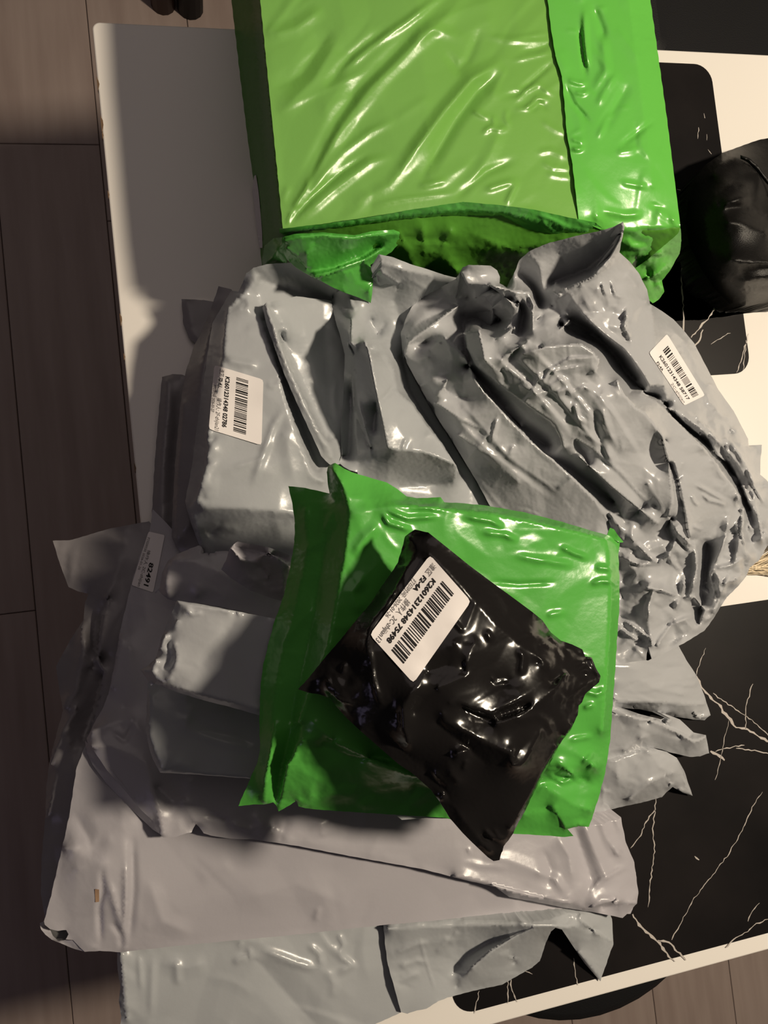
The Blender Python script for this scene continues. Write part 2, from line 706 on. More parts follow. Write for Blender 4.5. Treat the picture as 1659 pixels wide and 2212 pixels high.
prism('tabletop', rounded_rect(-0.062, 1.08, -0.497, 0.542, 0.008), TZ - 0.022, TZ, 'white', tb, 0.0015)
in1 = prism('marble_panel', rounded_rect(0.19, 0.636, 0.152, 0.526, 0.022), TZ - 0.004, TZ + 0.0008, 'marble', tb, 0.0004)
in2 = prism('marble_panel', rounded_rect(0.192, 0.90, -0.479, -0.113, 0.022), TZ - 0.004, TZ + 0.0008, 'marble', tb, 0.0004)
for x, y in ((0.05, -0.36), (0.05, 0.42), (0.96, -0.36), (0.96, 0.42)):
    prism('table_leg', rounded_rect(x - 0.03, x + 0.03, y - 0.03, y + 0.03, 0.01, 3), 0.0, TZ - 0.022, 'white', tb, 0)
for u, v, w, h in ((206, 180, 5, 16), (214, 268, 5, 20), (218, 292, 3, 8), (233, 420, 3, 9), (262, 690, 4, 14), (272, 770, 3, 8), (300, 1010, 3, 10)):
    c = world([(u, v, 0)])[0]
    s = 0.00045
    r = random.Random(int(u * v))
    px = [(-0.0625, c[1] + h * s), (-0.0625 + w * s * r.uniform(.6, 1), c[1] + h * s * .4), (-0.0625 + w * s, c[1] - h * s * .1), (-0.0625 + w * s * .5, c[1] - h * s * .6), (-0.0625, c[1] - h * s)]
    prism('edge_chip', px, TZ - 0.006, TZ + 0.0003, 'chip', tb, 0)


def veins(parent, lines, seed):
    """thin printed veins on a marble panel"""
    r = random.Random(seed)
    V, F = [], []
    for pts, w in lines:
        q = P(pts)
        q = resample(q, 7, False)
        n0 = len(V)
        m = len(q)
        for k in range(m):
            a = q[max(0, k - 1)]
            b = q[min(m - 1, k + 1)]
            d = np.array([b[0] - a[0], b[1] - a[1]])
            d /= max(1e-6, np.hypot(*d))
            nn = np.array([-d[1], d[0]])
            c = q[k][:2] + nn * r.uniform(-1.6, 1.6)
            ww = w * 0.8 * r.uniform(0.35, 1.15) * (0.45 if k in (0, m - 1) else 1) / 2
            V += [(*(c + nn * ww), 0.105), (*(c - nn * ww), 0.105)]
        F += [(n0 + 2 * k, n0 + 2 * k + 1, n0 + 2 * k + 3, n0 + 2 * k + 2) for k in range(m - 1)]
    W = world(V)
    ob = bpy.data.meshes.new('veining')
    F2 = []
    for f in F:
        nz = np.cross(W[f[1]] - W[f[0]], W[f[2]] - W[f[0]])[2]
        F2.append(f if nz > 0 else f[::-1])
    ob.from_pydata([tuple(x - np.array(tb.location)) for x in W], [], F2)
    ob.materials.append(MAT['vein'])
    o = bpy.data.objects.new('veining', ob)
    COL.objects.link(o)
    o.parent = parent
    tag(o, 'white veins', kind='stuff')


veins(in1, [('1471,525 1474,570 1472,600 1476,660 1478,722', 4), ('1562,640 1545,662 1530,690 1518,700 1505,716 1492,728', 5), ('1518,712 1512,735 1500,750', 5),
            ('1578,719 1556,730 1536,744', 2.5), ('1612,735 1602,775 1592,805', 3), ('1617,720 1608,770 1606,800', 2.5), ('1463,408 1475,415 1490,420', 3), ('1522,245 1521,255', 4), ('1510,275 1508,300', 2), ('1526,290 1527,303', 3), ('1530,322 1538,332', 2)], 3)
veins(in2, [('1500,1455 1520,1490 1535,1508 1552,1520 1562,1537 1578,1555 1590,1572 1615,1576 1640,1590 1662,1605', 7),
            ('1540,1498 1568,1518 1600,1540 1630,1560 1662,1592', 2.5), ('1535,1622 1555,1635 1566,1641', 8), ('1545,1622 1570,1616 1608,1609', 3), ('1590,1616 1630,1622 1662,1628', 3),
            ('1626,1477 1612,1525 1610,1575', 2.5), ('1575,1555 1563,1600 1555,1650 1546,1685', 2), ('1525,1400 1512,1430 1505,1458', 2.2), ('1418,1725 1415,1748 1395,1775 1385,1805 1362,1832', 3.5),
            ('1415,1748 1410,1790 1414,1840 1408,1880 1400,1960', 3), ('1646,1710 1622,1750 1600,1800 1570,1850 1540,1890 1500,1940 1450,2030', 2.6),
            ('1366,1975 1380,1998 1402,2018 1420,2032 1440,2060 1458,2078', 8), ('1420,2032 1445,2036 1468,2060 1482,2074', 6), ('1659,1985 1628,1998 1615,2012 1590,2025 1568,2048', 4), ('1615,1990 1622,1975 1640,1950', 3),
            ('1102,2112 1106,2140 1118,2165', 4), ('1097,2110 1098,2168', 3), ('1238,2070 1244,2110 1250,2128', 3), ('1035,2140 1030,2165 1025,2190', 3), ('1135,2098 1150,2105', 4), ('1500,1850 1510,1858', 5)], 5)


# ------------------------------------------------------------------ parcels
def parcel(name, uvz, label_, group=None, cat='parcel'):
    return empty(name, tuple(world([uvz])[0]), label_, cat, group)


GG = 'grey plastic mailers in the pile'

# --- big green parcel: a carton wrapped in green film
big = parcel('green_parcel', (950, 250, 0), 'big boxy bright green plastic wrapped parcel at the back of the table')
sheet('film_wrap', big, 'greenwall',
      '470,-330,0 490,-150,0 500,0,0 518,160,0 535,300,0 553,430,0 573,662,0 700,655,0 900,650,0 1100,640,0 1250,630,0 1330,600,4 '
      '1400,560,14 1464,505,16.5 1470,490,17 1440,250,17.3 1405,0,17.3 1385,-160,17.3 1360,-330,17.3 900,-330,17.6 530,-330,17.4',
      '545,-200,17.4 560,0,17.4 572,120,17.3 585,250,17.4 598,380,17.3 610,500,17'
      '|610,498,17 700,487,17.3 800,472,17.4 900,455,17.6 1000,437,17.8 1130,450,17.8 1240,470,17.6 1300,490,17 1400,498,16.8 1466,492,17'
      '|600,545,14 660,530,14.6 760,520,15.2 850,520,15.2 950,520,14.8 1060,540,13.8 1160,530,14.6 1260,515,15.8 1350,520,15.8'
      '|800,560,12.6 862,503,16 880,540,14.4 895,585,11|915,468,17 913,500,16.4 917,545,14|915,545,14 950,545,13.8 975,500,16.4|950,545,13.8 990,590,11'
      '|1028,510,15.4 1080,530,14.8 1130,545,13.6|540,-100,8 552,60,7 566,250,8 575,400,8 584,500,8',
            wr=[('c', 40, 0.8, '900,560 1250,540', 50)],
      zb=0, tmax=20, step=5, key='big', taper=0)
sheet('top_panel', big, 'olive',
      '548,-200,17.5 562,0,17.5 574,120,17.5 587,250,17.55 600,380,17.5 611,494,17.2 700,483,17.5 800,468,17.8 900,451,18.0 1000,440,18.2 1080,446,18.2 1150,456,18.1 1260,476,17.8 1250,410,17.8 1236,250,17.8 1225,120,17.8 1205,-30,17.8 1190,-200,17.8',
      '900,-200,18.2 900,0,18.3 920,200,18.3 930,380,18.3',
      strokes=[('625,470 690,360 740,270 800,190 880,110 960,40 1010,-20', 6.0, 26), ('652,420 690,340 725,268 765,205 850,118 930,36', -5, 26),
               ('716,172 800,100 880,46 960,-14', 4.5, 14), ('700,195 760,120 840,60', -4, 18), ('650,440 740,330 800,285 860,255', 3.5, 16), ('640,480 720,410 800,350 850,335', 4, 18),
               ('612,497 680,420 740,370 800,330', -3, 8), ('860,375 960,240 1020,170 1092,128', 8, 24), ('905,395 985,260 1030,200 1088,150', -7, 24),
               ('980,430 1050,372 1115,344', -4, 14), ('1045,412 1085,398 1118,391', 4.5, 12), ('1118,391 1104,420 1092,446', 4, 10), ('1000,420 1060,330 1085,270', 3, 22),
               ('880,90 930,60 990,80', 3, 20), ('960,110 990,150 1010,130 1040,60', -3, 16), ('570,80 640,60 700,15', 4, 24), ('590,195 650,160 720,60', -4, 34), ('600,250 680,170 740,70', 3.5, 30),
               ('1020,238 1042,250 1060,256', 3, 10), ('1040,290 1060,275 1080,280 1100,276', 4, 10), ('1065,250 1068,275', 3, 7), ('1095,235 1092,255 1100,275', 2.5, 8),
               ('1110,200 1140,190 1165,175', 3, 8), ('1110,222 1135,198 1165,182 1200,210', 3, 8), ('1130,240 1160,212 1190,215', 3, 8), ('1145,240 1165,224 1185,235', -3, 8), ('1085,210 1120,200 1200,130', -4, 9),
               ('1110,238 1140,232 1165,222', 2.5, 8), ('1170,260 1200,280 1225,290', 2.5, 10), ('1160,330 1190,325 1225,340', 3, 10), ('1170,350 1195,362 1235,365', 3, 9), ('1180,375 1210,382 1237,384', 2.5, 8),
               ('1050,80 1110,84 1188,70', 2.5, 9), ('1070,90 1130,90 1180,88', 2.5, 7), ('1105,132 1150,122 1196,110', 2.5, 8), ('1120,112 1160,105 1195,92', -2.5, 8),
               ('630,455 660,410 672,380', 3, 9), ('620,488 632,455', 3, 7), ('605,440 625,400', 2, 14), ('760,440 840,400 900,330', 3, 20), ('800,445 870,430 950,420 985,415', 2.5, 8), ('900,405 940,395 970,390', 2.5, 12)],
      wr=[('s', 34, -48, 14, (80, 260), 1.8, 22), ('c', 110, 0.9)], step=4.5, tmax=0.12, key='bigtop', sk=0.62)
# seal flap: brighter doubled film at the right
sheet('seal_flap', big, 'green',
      '1166,-200,18.1 1180,-30,18.1 1190,60,18.1 1200,120,18.2 1214,165,18.2 1220,230,18.1 1224,285,18.1 1236,350,18.1 1243,410,18.2 1250,475,17.9 1300,497,16.8 1320,560,13 1350,600,11 1392,640,8 '
      '1410,655,7 1422,648,7 1435,630,8 1430,606,9 1450,580,11 1468,548,13 1472,520,15 1470,490,17.1 1440,250,17.5 1405,0,17.5 1380,-200,17.5',
      '1262,150,18.2 1268,240,18.2 1275,330,18.2 1290,470,18|1300,498,16.9 1400,492,17.1 1470,490,17.1|1335,545,14 1375,550,14.2 1425,548,14.4|1400,600,11.5 1420,590,11.8 1445,570,12|1395,580,11.5 1410,610,9.5 1425,615,9.5'
      '|1375,560,12.8 1400,560,13.4 1440,552,13|1340,-200,18.6 1360,0,18.5 1385,200,18.4 1410,400,18.1',
      strokes=[('1252,60 1258,110 1266,165', -6, 7), ('1262,20 1264,90 1270,150', 5, 10), ('1280,10 1300,60 1305,90', -4, 14), ('1215,175 1240,225 1275,265', -4, 7), ('1225,172 1250,180 1268,180', 3.5, 8), ('1240,200 1260,203 1272,196', 3, 8),
               ('1232,300 1250,305 1262,310', 3, 8), ('1233,322 1250,323 1262,318', 4, 8), ('1290,230 1310,190 1330,160', 3, 14), ('1300,280 1330,230 1360,180', -3, 18), ('1290,300 1310,260 1325,240', 2.5, 10),
               ('1340,315 1380,285 1415,258', -3, 10), ('1330,330 1365,325 1380,318', 2.5, 12), ('1340,394 1375,400 1400,404', 3, 9), ('1300,455 1350,465 1390,462', 3.5, 12), ('1415,450 1440,465 1468,482', 4, 12), ('1400,440 1430,450 1450,478', -3, 9),
               ('1350,510 1365,530 1400,535', 4.5, 12), ('1335,515 1360,535 1392,540', 4, 10), ('1380,500 1430,505 1465,492', -4, 14), ('1300,70 1310,150 1280,200', 3, 16)],
      wr=[('s', 26, 65, 25, (40, 130), 1.6, 16), ('s', 16, 0, 15, (25, 60), 1.5, 8, ), ('c', 30, 1.6, '1330,560 1390,600 1420,600', 45), ('c', 80, 0.7)], step=4, tmax=0.12, zb=0, key='bigflap')
sheet('folded_end', big, 'green2',
      '604,494,17.7 700,484,17.9 800,469,18.2 900,451,18.5 1000,436,18.8 1080,443,18.8 1150,452,18.6 1230,470,18.2 1285,480,17.6 1300,492,17 1296,508,15.5 1262,514,15 1222,512,15 1180,512,15.2 1140,496,16 1084,466,17 1000,469,16.6 920,475,16.2 860,480,16 760,494,15.5 690,507,15.2 618,507,15.2 604,502,16.4',
      '620,499,17.3 760,484,17.6 900,464,17.9 1000,452,18.2 1100,462,18 1200,486,17.5 1270,500,16.6',
      strokes=[('1160,462 1200,478 1236,496', 4, 7), ('1168,465 1180,490 1212,510', 3.5, 6), ('1236,470 1262,485 1290,492', 3, 6)], wr=[('s', 9, -6, 6, (80, 180), 1.2, 9)], step=4, tmax=0.12, key='bigend')
sheet('folded_end', big, 'green2',
      '921,475,15.6 1000,482,15 1080,488,14.6 1130,500,14 1165,520,13 1140,521,12.6 1090,512,13 1010,497,14 940,484,15', '930,478,15.7 1010,492,15.2 1090,505,14.4 1150,520,13.2', step=4, tmax=0.12, key='bigend2')
sheet('torn_tail', big, 'green2',
      '608,528,15.4 612,512,16.4 640,505,17 700,502,17.2 765,508,17 800,500,17 850,496,16.6 868,503,15.8 866,520,15 845,545,14.2 815,562,13.6 800,572,13.4 805,590,12.8 806,612,12.4 803,640,11.6 801,654,11 776,643,11.4 745,632,12 722,622,12.4 690,605,12.8 672,597,13 640,578,13.2 620,560,13.8 612,545,14.6',
      '614,520,16.6 650,512,17.4 700,508,17.6 760,514,17.3 800,508,17.2 860,504,16.2|673,598,14.2 700,592,14.6 740,578,14.8 790,560,14.6 830,535,14.8 864,510,15.6|640,560,14 672,586,13.4 720,578,13.6 780,556,13.6 820,528,14.2|620,535,16 640,550,15.4 664,580,13.8|664,580,13.8 662,548,16 680,525,16.6 700,508,17.6|690,600,13.2 740,586,14 795,566,13.9|740,540,15.8 760,522,16.8|745,590,13.9 738,612,12.8 745,630,12.2|758,588,13.8 775,606,12.8 800,614,12.5|805,612,12.6 797,630,12.4 800,650,11.2',
      wr=[('c', 46, 0.7)], smooth=0, step=3.5, tmax=0.12, key='bigtail')
sheet('torn_tail', big, 'green2', '568,585,6 566,560,8 572,530,10 590,515,12 612,512,14 620,525,13.5 612,545,12 622,560,11 610,575,9.5 590,585,7.5', '575,570,9 600,540,12.5 612,520,14', wr=[('c', 18, 2.5)], step=3.5, tmax=0.12, key='bigtail2', zoff=2.5)
lu = np.array([(549, 380), (553, 378), (558, 410), (561, 440), (566, 500), (567, 535), (561, 535), (556, 500), (551, 460), (548, 430), (545, 408)], float)
lz = surf_z('big', lu) + 0.35
tag(sheet('shipping_label', big, 'paper', ' '.join('%g,%g,%g' % (a, b, c) for (a, b), c in zip(lu, lz)), step=3, tmax=0.03, key='biglab', jit=0.0), 'pale label on the side')

# --- grey mailer under everything at the left rear corner
q1 = parcel('grey_mailer', (430, 690, 0), 'small dull grey mailer corner flat on white table, below big green parcel', GG)
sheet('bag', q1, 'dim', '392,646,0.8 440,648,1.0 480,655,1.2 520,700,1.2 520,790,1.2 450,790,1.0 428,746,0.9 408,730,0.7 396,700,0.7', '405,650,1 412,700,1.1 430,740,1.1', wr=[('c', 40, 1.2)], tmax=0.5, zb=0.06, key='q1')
q2 = parcel('grey_mailer', (360, 980, 0), 'narrow dark grey mailer strip along the left edge of the pile on the white table', GG)
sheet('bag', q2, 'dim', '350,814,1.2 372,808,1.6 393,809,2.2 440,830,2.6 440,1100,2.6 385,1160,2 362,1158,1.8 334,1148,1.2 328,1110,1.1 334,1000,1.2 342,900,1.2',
      '362,820,2.4 360,900,2.5 352,1010,2.4 348,1140,2|392,812,2.4 385,900,1.6 378,1000,1.4 372,1150,1.5', strokes=[('366,840 368,890 360,930', 3, 12), ('345,1130 380,1125', 2, 8)], wr=[('s', 10, 95, 12, (60, 140), 2, 10), ('c', 40, 1)], tmax=2, zb=0.06, key='q2')
q3 = parcel('grey_mailer', (430, 900, 0), 'lilac grey mailer with rounded lower end showing left of the pillowy labelled mailer', GG)
sheet('bag', q3, 'dim', '472,618,5 500,625,5 540,700,5 540,1100,5 500,1200,5 430,1195,4.6 400,1202,4 380,1182,3.8 371,1160,3.8 372,1120,4 378,1000,4.4 390,870,4.4 402,800,4 420,745,3.6 436,715,3.6 455,670,4.4',
      '395,868,5.6 385,1000,5.6 380,1120,5.3 384,1165,5.2|462,690,6.5 440,790,6.8 430,900,6.8 410,1040,6.6 405,1140,6', wr=[('s', 8, 95, 10, (60, 160), 1.5, 12), ('c', 50, 1)], tmax=3.5, zb=1.2, key='q3')

# --- limp mailer hanging over the left table edge
kk = parcel('grey_mailer', (190, 1450, 0), 'limp dark grey mailer drooping over the left table edge above the floor', GG)
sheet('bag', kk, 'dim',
      '114,1168,-1.5 150,1167,-1.2 190,1156,-0.8 240,1141,-0.3 290,1132,0.2 322,1126,0.7 340,1150,0.8 320,1250,1 300,1400,1 290,1560,1 250,1640,1 230,1760,0.9 170,1900,0.7 130,2010,0.2 100,2000,-0.6 88,1930,-1 90,1850,-1.3 98,1765,-1.6 100,1700,-1.8 106,1650,-1.8 118,1600,-1.8 136,1535,-1.8 128,1490,-2 121,1440,-2.2 150,1385,-1.8 180,1340,-1.4 184,1300,-1.4 191,1283,-1.4 170,1278,-1.6 148,1268,-1.8 130,1220,-1.8',
      '268,1140,0.2 262,1210,0.9 235,1280,1.0 225,1340,0.9 212,1420,0.8 224,1450,0.5|180,1345,-1 180,1380,0.1 184,1430,0.2 210,1450,-0.4 222,1460,-1.2|160,1540,0 185,1490,-0.4 200,1440,-0.8|140,1530,-0.3 165,1490,0.3 178,1420,0.3'
      '|235,1290,0.3 210,1340,-1.4 205,1400,-1.6 218,1430,-1.6|222,1460,-1.4 205,1530,-1.8 180,1600,-1.6|150,1600,0 125,1680,-0.2 105,1760,-0.6|226,1450,0.6 222,1500,0.4 205,1560,0.4 190,1600,0.2|110,1650,-0.6 135,1590,0 165,1530,0.1',
      wr=[('s', 20, 105, 15, (80, 220), 2, 16), ('c', 70, 2)], tmax=0.15, step=6, key='kk', smooth=0)

# --- lowest long mailer at the bottom
pp = parcel('grey_mailer', (600, 2100, 0), 'lowest pale grey mailer overhanging the front edge, torn flap at its right end', GG)
sheet('bag', pp, 'grey',
      '240,1960,0.8 253,2060,0.8 254,2095,0.7 260,2130,0.7 257,2165,0.7 262,2195,0.7 258,2225,0.7 270,2290,0.7 560,2290,0.7 760,2235,0.7 868,2186,0.9 900,2100,1 880,1960,1',
      '262,2060,1.5 275,2200,1.4|520,2040,1.5 530,2060,1.1 540,2065,1.6 640,2085,1.5 690,2092,1.3',
      strokes=[('520,2060 560,2080 650,2180 700,2230', -5, 50), ('560,2050 640,2080 690,2095', 4, 16), ('545,2045 525,2070 500,2080', 3, 14), ('665,2040 690,2060 694,2090', 3.5, 14), ('715,2040 740,2070 760,2085 724,2106', 4, 14), ('730,2015 742,2040 735,2065', 3, 10),
               ('345,2080 400,2090 450,2080', 3, 30), ('380,2070 385,2130', 3, 16), ('300,2060 305,2140', 2, 10), ('330,2065 326,2200', 2, 14)],
      wr=[('s', 20, 60, 40, (60, 180), 2.5, 24), ('c', 75, 1.2), ('c', 26, 0.6, '270,2100 290,2200', 40)], tmax=0.12, key='pp', smooth=0)
sheet('seal_flap', pp, 'grey',
      '826,1960,1.4 829,2005,1.4 833,2050,1.4 838,2085,1.4 851,2130,1.5 866,2186,1.3 880,2190,1.2 897,2184,1.2 921,2179,1.2 946,2163,1.2 966,2155,1 985,2150,0.8 1050,2134,0.6 1085,2127,0.5 1150,2090,0.5 1166,2076,0.8 1178,2040,1.6 1190,2012,2.5 1200,2004,2.8 1214,2008,2.6 1235,2040,1.6 1262,2080,0.9 1297,2120,0.3 1312,2075,0.6 1325,2040,0.8 1324,2020,0.9 1322,1985,1 1310,1955,1.4 1250,1930,2',
      '838,2006,1.8 930,2003,2 1010,1998,2.2 1090,1997,2.6 1150,1998,3 1200,2000,3|980,2100,0.5 1010,2062,0.6 1060,2035,1.2 1105,2022,2.0 1150,2004,2.8|985,2130,0.7 1020,2090,1.9 1060,2055,2.2 1115,2020,2.5 1155,2003,2.9'
      '|1100,2050,1.9 1080,2060,2 1150,2085,0.7|1105,2052,1.9 1110,2080,1.2|1200,2004,2.9 1240,2000,2.5 1290,2010,1.6 1318,2030,1.3|1258,1990,2.4 1290,2015,2 1312,2030,1.3|1235,2040,1.8 1297,2116,0.5',
      strokes=[('905,2020 915,2060 940,2140', 1.5, 5), ('850,2060 900,2040 930,2036', 3, 12), ('860,2090 900,2075 925,2080', 2.5, 12), ('940,2060 960,2040 970,2020', 3, 12), ('990,2010 970,2040', 3, 10), ('1120,2005 1135,1985 1150,1975', 3, 12), ('1220,2000 1232,1975', -4, 12), ('1250,1990 1262,1960', 4, 10), ('860,2120 910,2100', 2, 12)],
      wr=[('s', 16, -10, 25, (40, 110), 1.8, 12), ('c', 45, 1.0)], tmax=0.1, step=4, zk=2.3, z0=1.2, key='ppf', smooth=0)

# --- big lower mailer with the punched handle
oo = parcel('grey_mailer', (600, 1930, 2.0), 'wide lilac grey mailer with a punched handle hole at its lower left corner', GG)
sheet('bag', oo, 'lilac',
      '210,1560,2.6 180,1620,2.6 165,1660,2.4 150,1760,2.2 138,1815,2.2 124,1875,2.2 109,1940,2.2 95,1990,2.1 97,1998,2.1 108,2007,2.1 125,2011,2.1 143,2009,2.0 148,2018,2.0 142,2029,2.0 158,2031,2.0 172,2046,2.1 183,2056,2.2 215,2054,2.3 260,2057,2.3 375,2044,2.4 500,2032,2.5 660,2017,2.6 830,1998,2.7 925,1990,2.8 1000,1982,2.9 1100,1972,3 1215,1963,3 1300,1972,2.8 1362,1974,2.4 1372,1950,2.5 1300,1800,3 900,1700,3.6 500,1600,3.4',
      '262,1700,3.2 266,1850,3.4 270,1960,3.3 272,2050,2.6|225,1865,3.6 226,1900,3.5 250,1960,3.2 268,2010,2.9|218,1866,3.6 190,1870,3.3 168,1878,3.1|160,1835,3.2 130,1830,2.7|300,1760,3.0 310,1900,3.2 320,2000,3.0',
      strokes=[('224,1868 220,1890 222,1925 214,1960 218,2040', -5, 9), ('272,1860 272,1950 268,2020', 5, 10), ('286,1800 288,1920 278,2040', -5, 14), ('235,1900 250,1960 270,2030', 4, 12), ('240,1990 262,2020 262,2050', -4, 10), ('320,1900 350,1990 420,2020', 3, 30), ('500,1950 640,1910 760,1960', 3, 60), ('680,1990 690,1960', 2.5, 10), ('183,2053 200,2046 215,2050', 2.5, 8), ('160,1750 200,1830 240,1810', -4, 30)],
      wr=[('s', 18, 75, 40, (60, 200), 2, 30), ('c', 95, 1.2)], tmax=0.8, zb=0.9, key='oo')
sheet('handle_rim', oo, 'lilac', '86,1994,1.2 95,1990,1.4 97,2000,1.0 108,2009,0.8 114,2022,0.9 124,2032,1.1 140,2031,1.5 158,2032,1.9 174,2047,2.0 183,2056,2.1 165,2051,1.7 148,2045,1.6 130,2037,1.5 112,2030,1.4 98,2019,1.4 89,2008,1.3', step=3.5, tmax=0.08, key='oorim')
sheet('handle_lining', oo, 'dark', '97,1999,0.6 108,2007,0.6 125,2010,0.6 144,2009,0.6 148,2018,0.7 142,2030,0.8 128,2033,0.8 113,2024,0.6 105,2012,0.6', step=4, tmax=0.08, key='oolin')  # dark sheet under the hole, standing in for the shade in it
t_uv = np.array([(205, 1921), (214, 1922), (214, 1948), (206, 1949)])
tz = surf_z('oo', t_uv)
sheet('tape_scrap', oo, 'tape', ' '.join('%g,%g,%g' % (a, b, c + 0.1) for (a, b), c in zip(t_uv, tz)), step=4, tmax=0.04, key='ootape', jit=0.1)

# --- large folded over mailer on top of it, torn label at the left
o1 = parcel('grey_mailer', (650, 1700, 3.2), 'broad folded grey mailer with crumpled lower edge and torn label 82491 on its left', GG)
sheet('bag', o1, 'lilac',
      '330,1100,2.8 323,1147,2.6 302,1200,2.5 283,1265,2.4 260,1360,2.4 246,1440,2.5 234,1500,2.6 222,1530,2.6 206,1558,2.8 187,1595,3.2 190,1606,3.6 205,1625,4.2 232,1665,4.3 270,1708,4.3 305,1750,4.3 331,1774,4.4 336,1790,4.6 352,1809,4.9 380,1808,4.9 403,1800,4.9 414,1798,4.8 423,1780,4.4 430,1786,4.5 440,1800,4.7 455,1805,4.7 500,1812,4.7 545,1813,4.7 640,1827,4.6 760,1850,4.6 905,1876,4.6 915,1878,4.7 1000,1900,4.6 1070,1916,4.5 1100,1938,4.3 1140,1945,4.2 1225,1962,4 1290,1972,3.6 1345,1983,3.2 1376,1952,3 1379,1930,3 1374,1890,3 1370,1862,3 1352,1820,3.2 1340,1760,3.2 1334,1720,3.2 1270,1600,4 900,1500,4.5 600,1400,4 500,1300,3.6 420,1200,3 360,1130,3',
      '187,1597,3.6 200,1580,4.4 232,1565,4.4 262,1568,4.2 284,1556,4.6 300,1572,4.7 316,1600,4.8 330,1650,4.9|195,1612,4.6 240,1612,5 290,1635,5.1 318,1650,5.2 325,1690,5.2 340,1740,5.3 352,1800,5.2'
      '|232,1510,3.3 250,1450,3.4 262,1380,3.3|280,1400,3.7 285,1470,3.8 270,1530,3.7|340,1700,4.2 372,1730,4.3 395,1720,4.6 410,1690,5|395,1730,5.1 420,1775,5 470,1770,5.1 530,1790,5.2 545,1805,4.9|560,1770,5.4 590,1800,5|590,1790,4.5 600,1730,4.6|585,1787,5.3 560,1795,5.2'
      '|920,1886,5.2 1000,1895,5.4 1070,1912,5.2 1180,1940,5.1 1230,1950,5.1|1064,1912,5.6 1150,1935,5.3 1220,1945,5|1300,1960,3.4 1360,1950,4 1376,1946,3.8|1230,1938,5 1262,1965,4.2 1300,1955,4.6 1330,1945,4.8|1280,1960,4.9 1296,1948,5.2 1335,1946,5.2',
      strokes=[('620,1760 610,1800 600,1830', -3, 20), ('690,1770 700,1810', 3, 30), ('1255,1760 1290,1850 1320,1915', 7, 22), ('1230,1760 1270,1880 1290,1930', -6, 22), ('1200,1800 1230,1850 1240,1910', 6, 26), ('1170,1830 1190,1880 1180,1920', -5, 22), ('1290,1750 1310,1810 1350,1860', 5, 20), ('1320,1750 1345,1800', 3, 10), ('1330,1820 1345,1842', 3, 6), ('1322,1826 1340,1850', 3, 6), ('1325,1840 1338,1848', 3, 5),
               ('1000,1860 1040,1870 1100,1875', 2, 12), ('1040,1850 1100,1860 1180,1890', 3, 24), ('1150,1880 1200,1900 1225,1935', 4, 16), ('915,1874 912,1890', -4, 6), ('1010,1832 1016,1842', 3, 6), ('280,1740 310,1790', 2, 16), ('500,1780 540,1792 580,1775', 3, 10), ('440,1760 500,1775', -3, 10), ('350,1500 330,1600', 2, 20), ('240,1580 270,1600 290,1560', -3, 9), ('1355,1870 1300,1900 1270,1930', 4, 10)],
      wr=[('s', 26, 80, 40, (60, 180), 2, 26), ('c', 80, 1.1), ('c', 28, 1.2, '1270,1950 1380,1940', 60), ('c', 30, 1.1, '360,1800 600,1800', 40)], tmax=0.7, zb=1.6, key='o1', smooth=0)
sheet('folded_hem', o1, 'lilac', '184,1600,3.0 196,1612,3.9 216,1634,4.2 240,1664,4.4 275,1706,4.4 310,1748,4.4 334,1776,4.4 346,1802,4.6 330,1792,3.6 300,1764,3.2 262,1726,3.2 228,1690,3.2 200,1652,3.0 187,1626,2.8', step=4, tmax=0.1, key='o1hem')
label(o1, 'o1', [(321, 1148), (284, 1264), (331, 1280), (356, 1156)], None,
      [('82491', 0.52, 0.93, 0.52, 0.22, 0.02, 'ink'), ('操作人 2C-zhijian', 0.32, 0.98, 0.26, 0.14, 0.0, 'greyink'), ('打印时间 2026-01-26', 0.1, 0.7, 0.06, 0.12, 0.0, 'greyink')], 9)

# --- three mailer ends at the right, under the green one
nn = parcel('silver_mailer', (1400, 1690, 0.5), 'silver mailer end on black marble, lowest of three fanned right of the green mailer', GG)
sheet('bag', nn, 'grey2', '1200,1640,3.5 1305,1635,3.8 1340,1622,3.9 1391,1612,3.9 1440,1624,3.6 1462,1637,2.8 1478,1665,1.8 1496,1719,0.6 1474,1712,1.2 1453,1700,1.8 1441,1710,1.2 1430,1722,0.9 1380,1735,1 1330,1746,1.1 1278,1758,1.2 1180,1760,1.4',
      '1394,1615,4.4 1430,1660,4 1452,1700,2.6 1492,1716,1.0|1360,1726,2.9 1400,1690,4 1453,1668,3.6|1331,1640,4.3 1334,1680,4.0 1345,1704,3|1358,1725,2.6 1366,1690,3.6 1370,1650,4|1453,1670,3.6 1445,1700,2.2|1462,1640,3.2 1480,1690,2.2 1493,1716,1.0',
      strokes=[('1300,1710 1310,1710 1320,1712', 2.5, 6), ('1300,1690 1305,1740', 2, 8)], wr=[('s', 14, -60, 40, (30, 90), 2.2, 12), ('c', 40, 1.4), ('c', 18, 0.6)], tmax=1.2, zb=0.1, step=4, zoff=0, key='nn', smooth=0)
mm = parcel('silver_mailer', (1400, 1590, 1.5), 'silver mailer end twisted and dull, middle of three fanned right of the green mailer', GG)
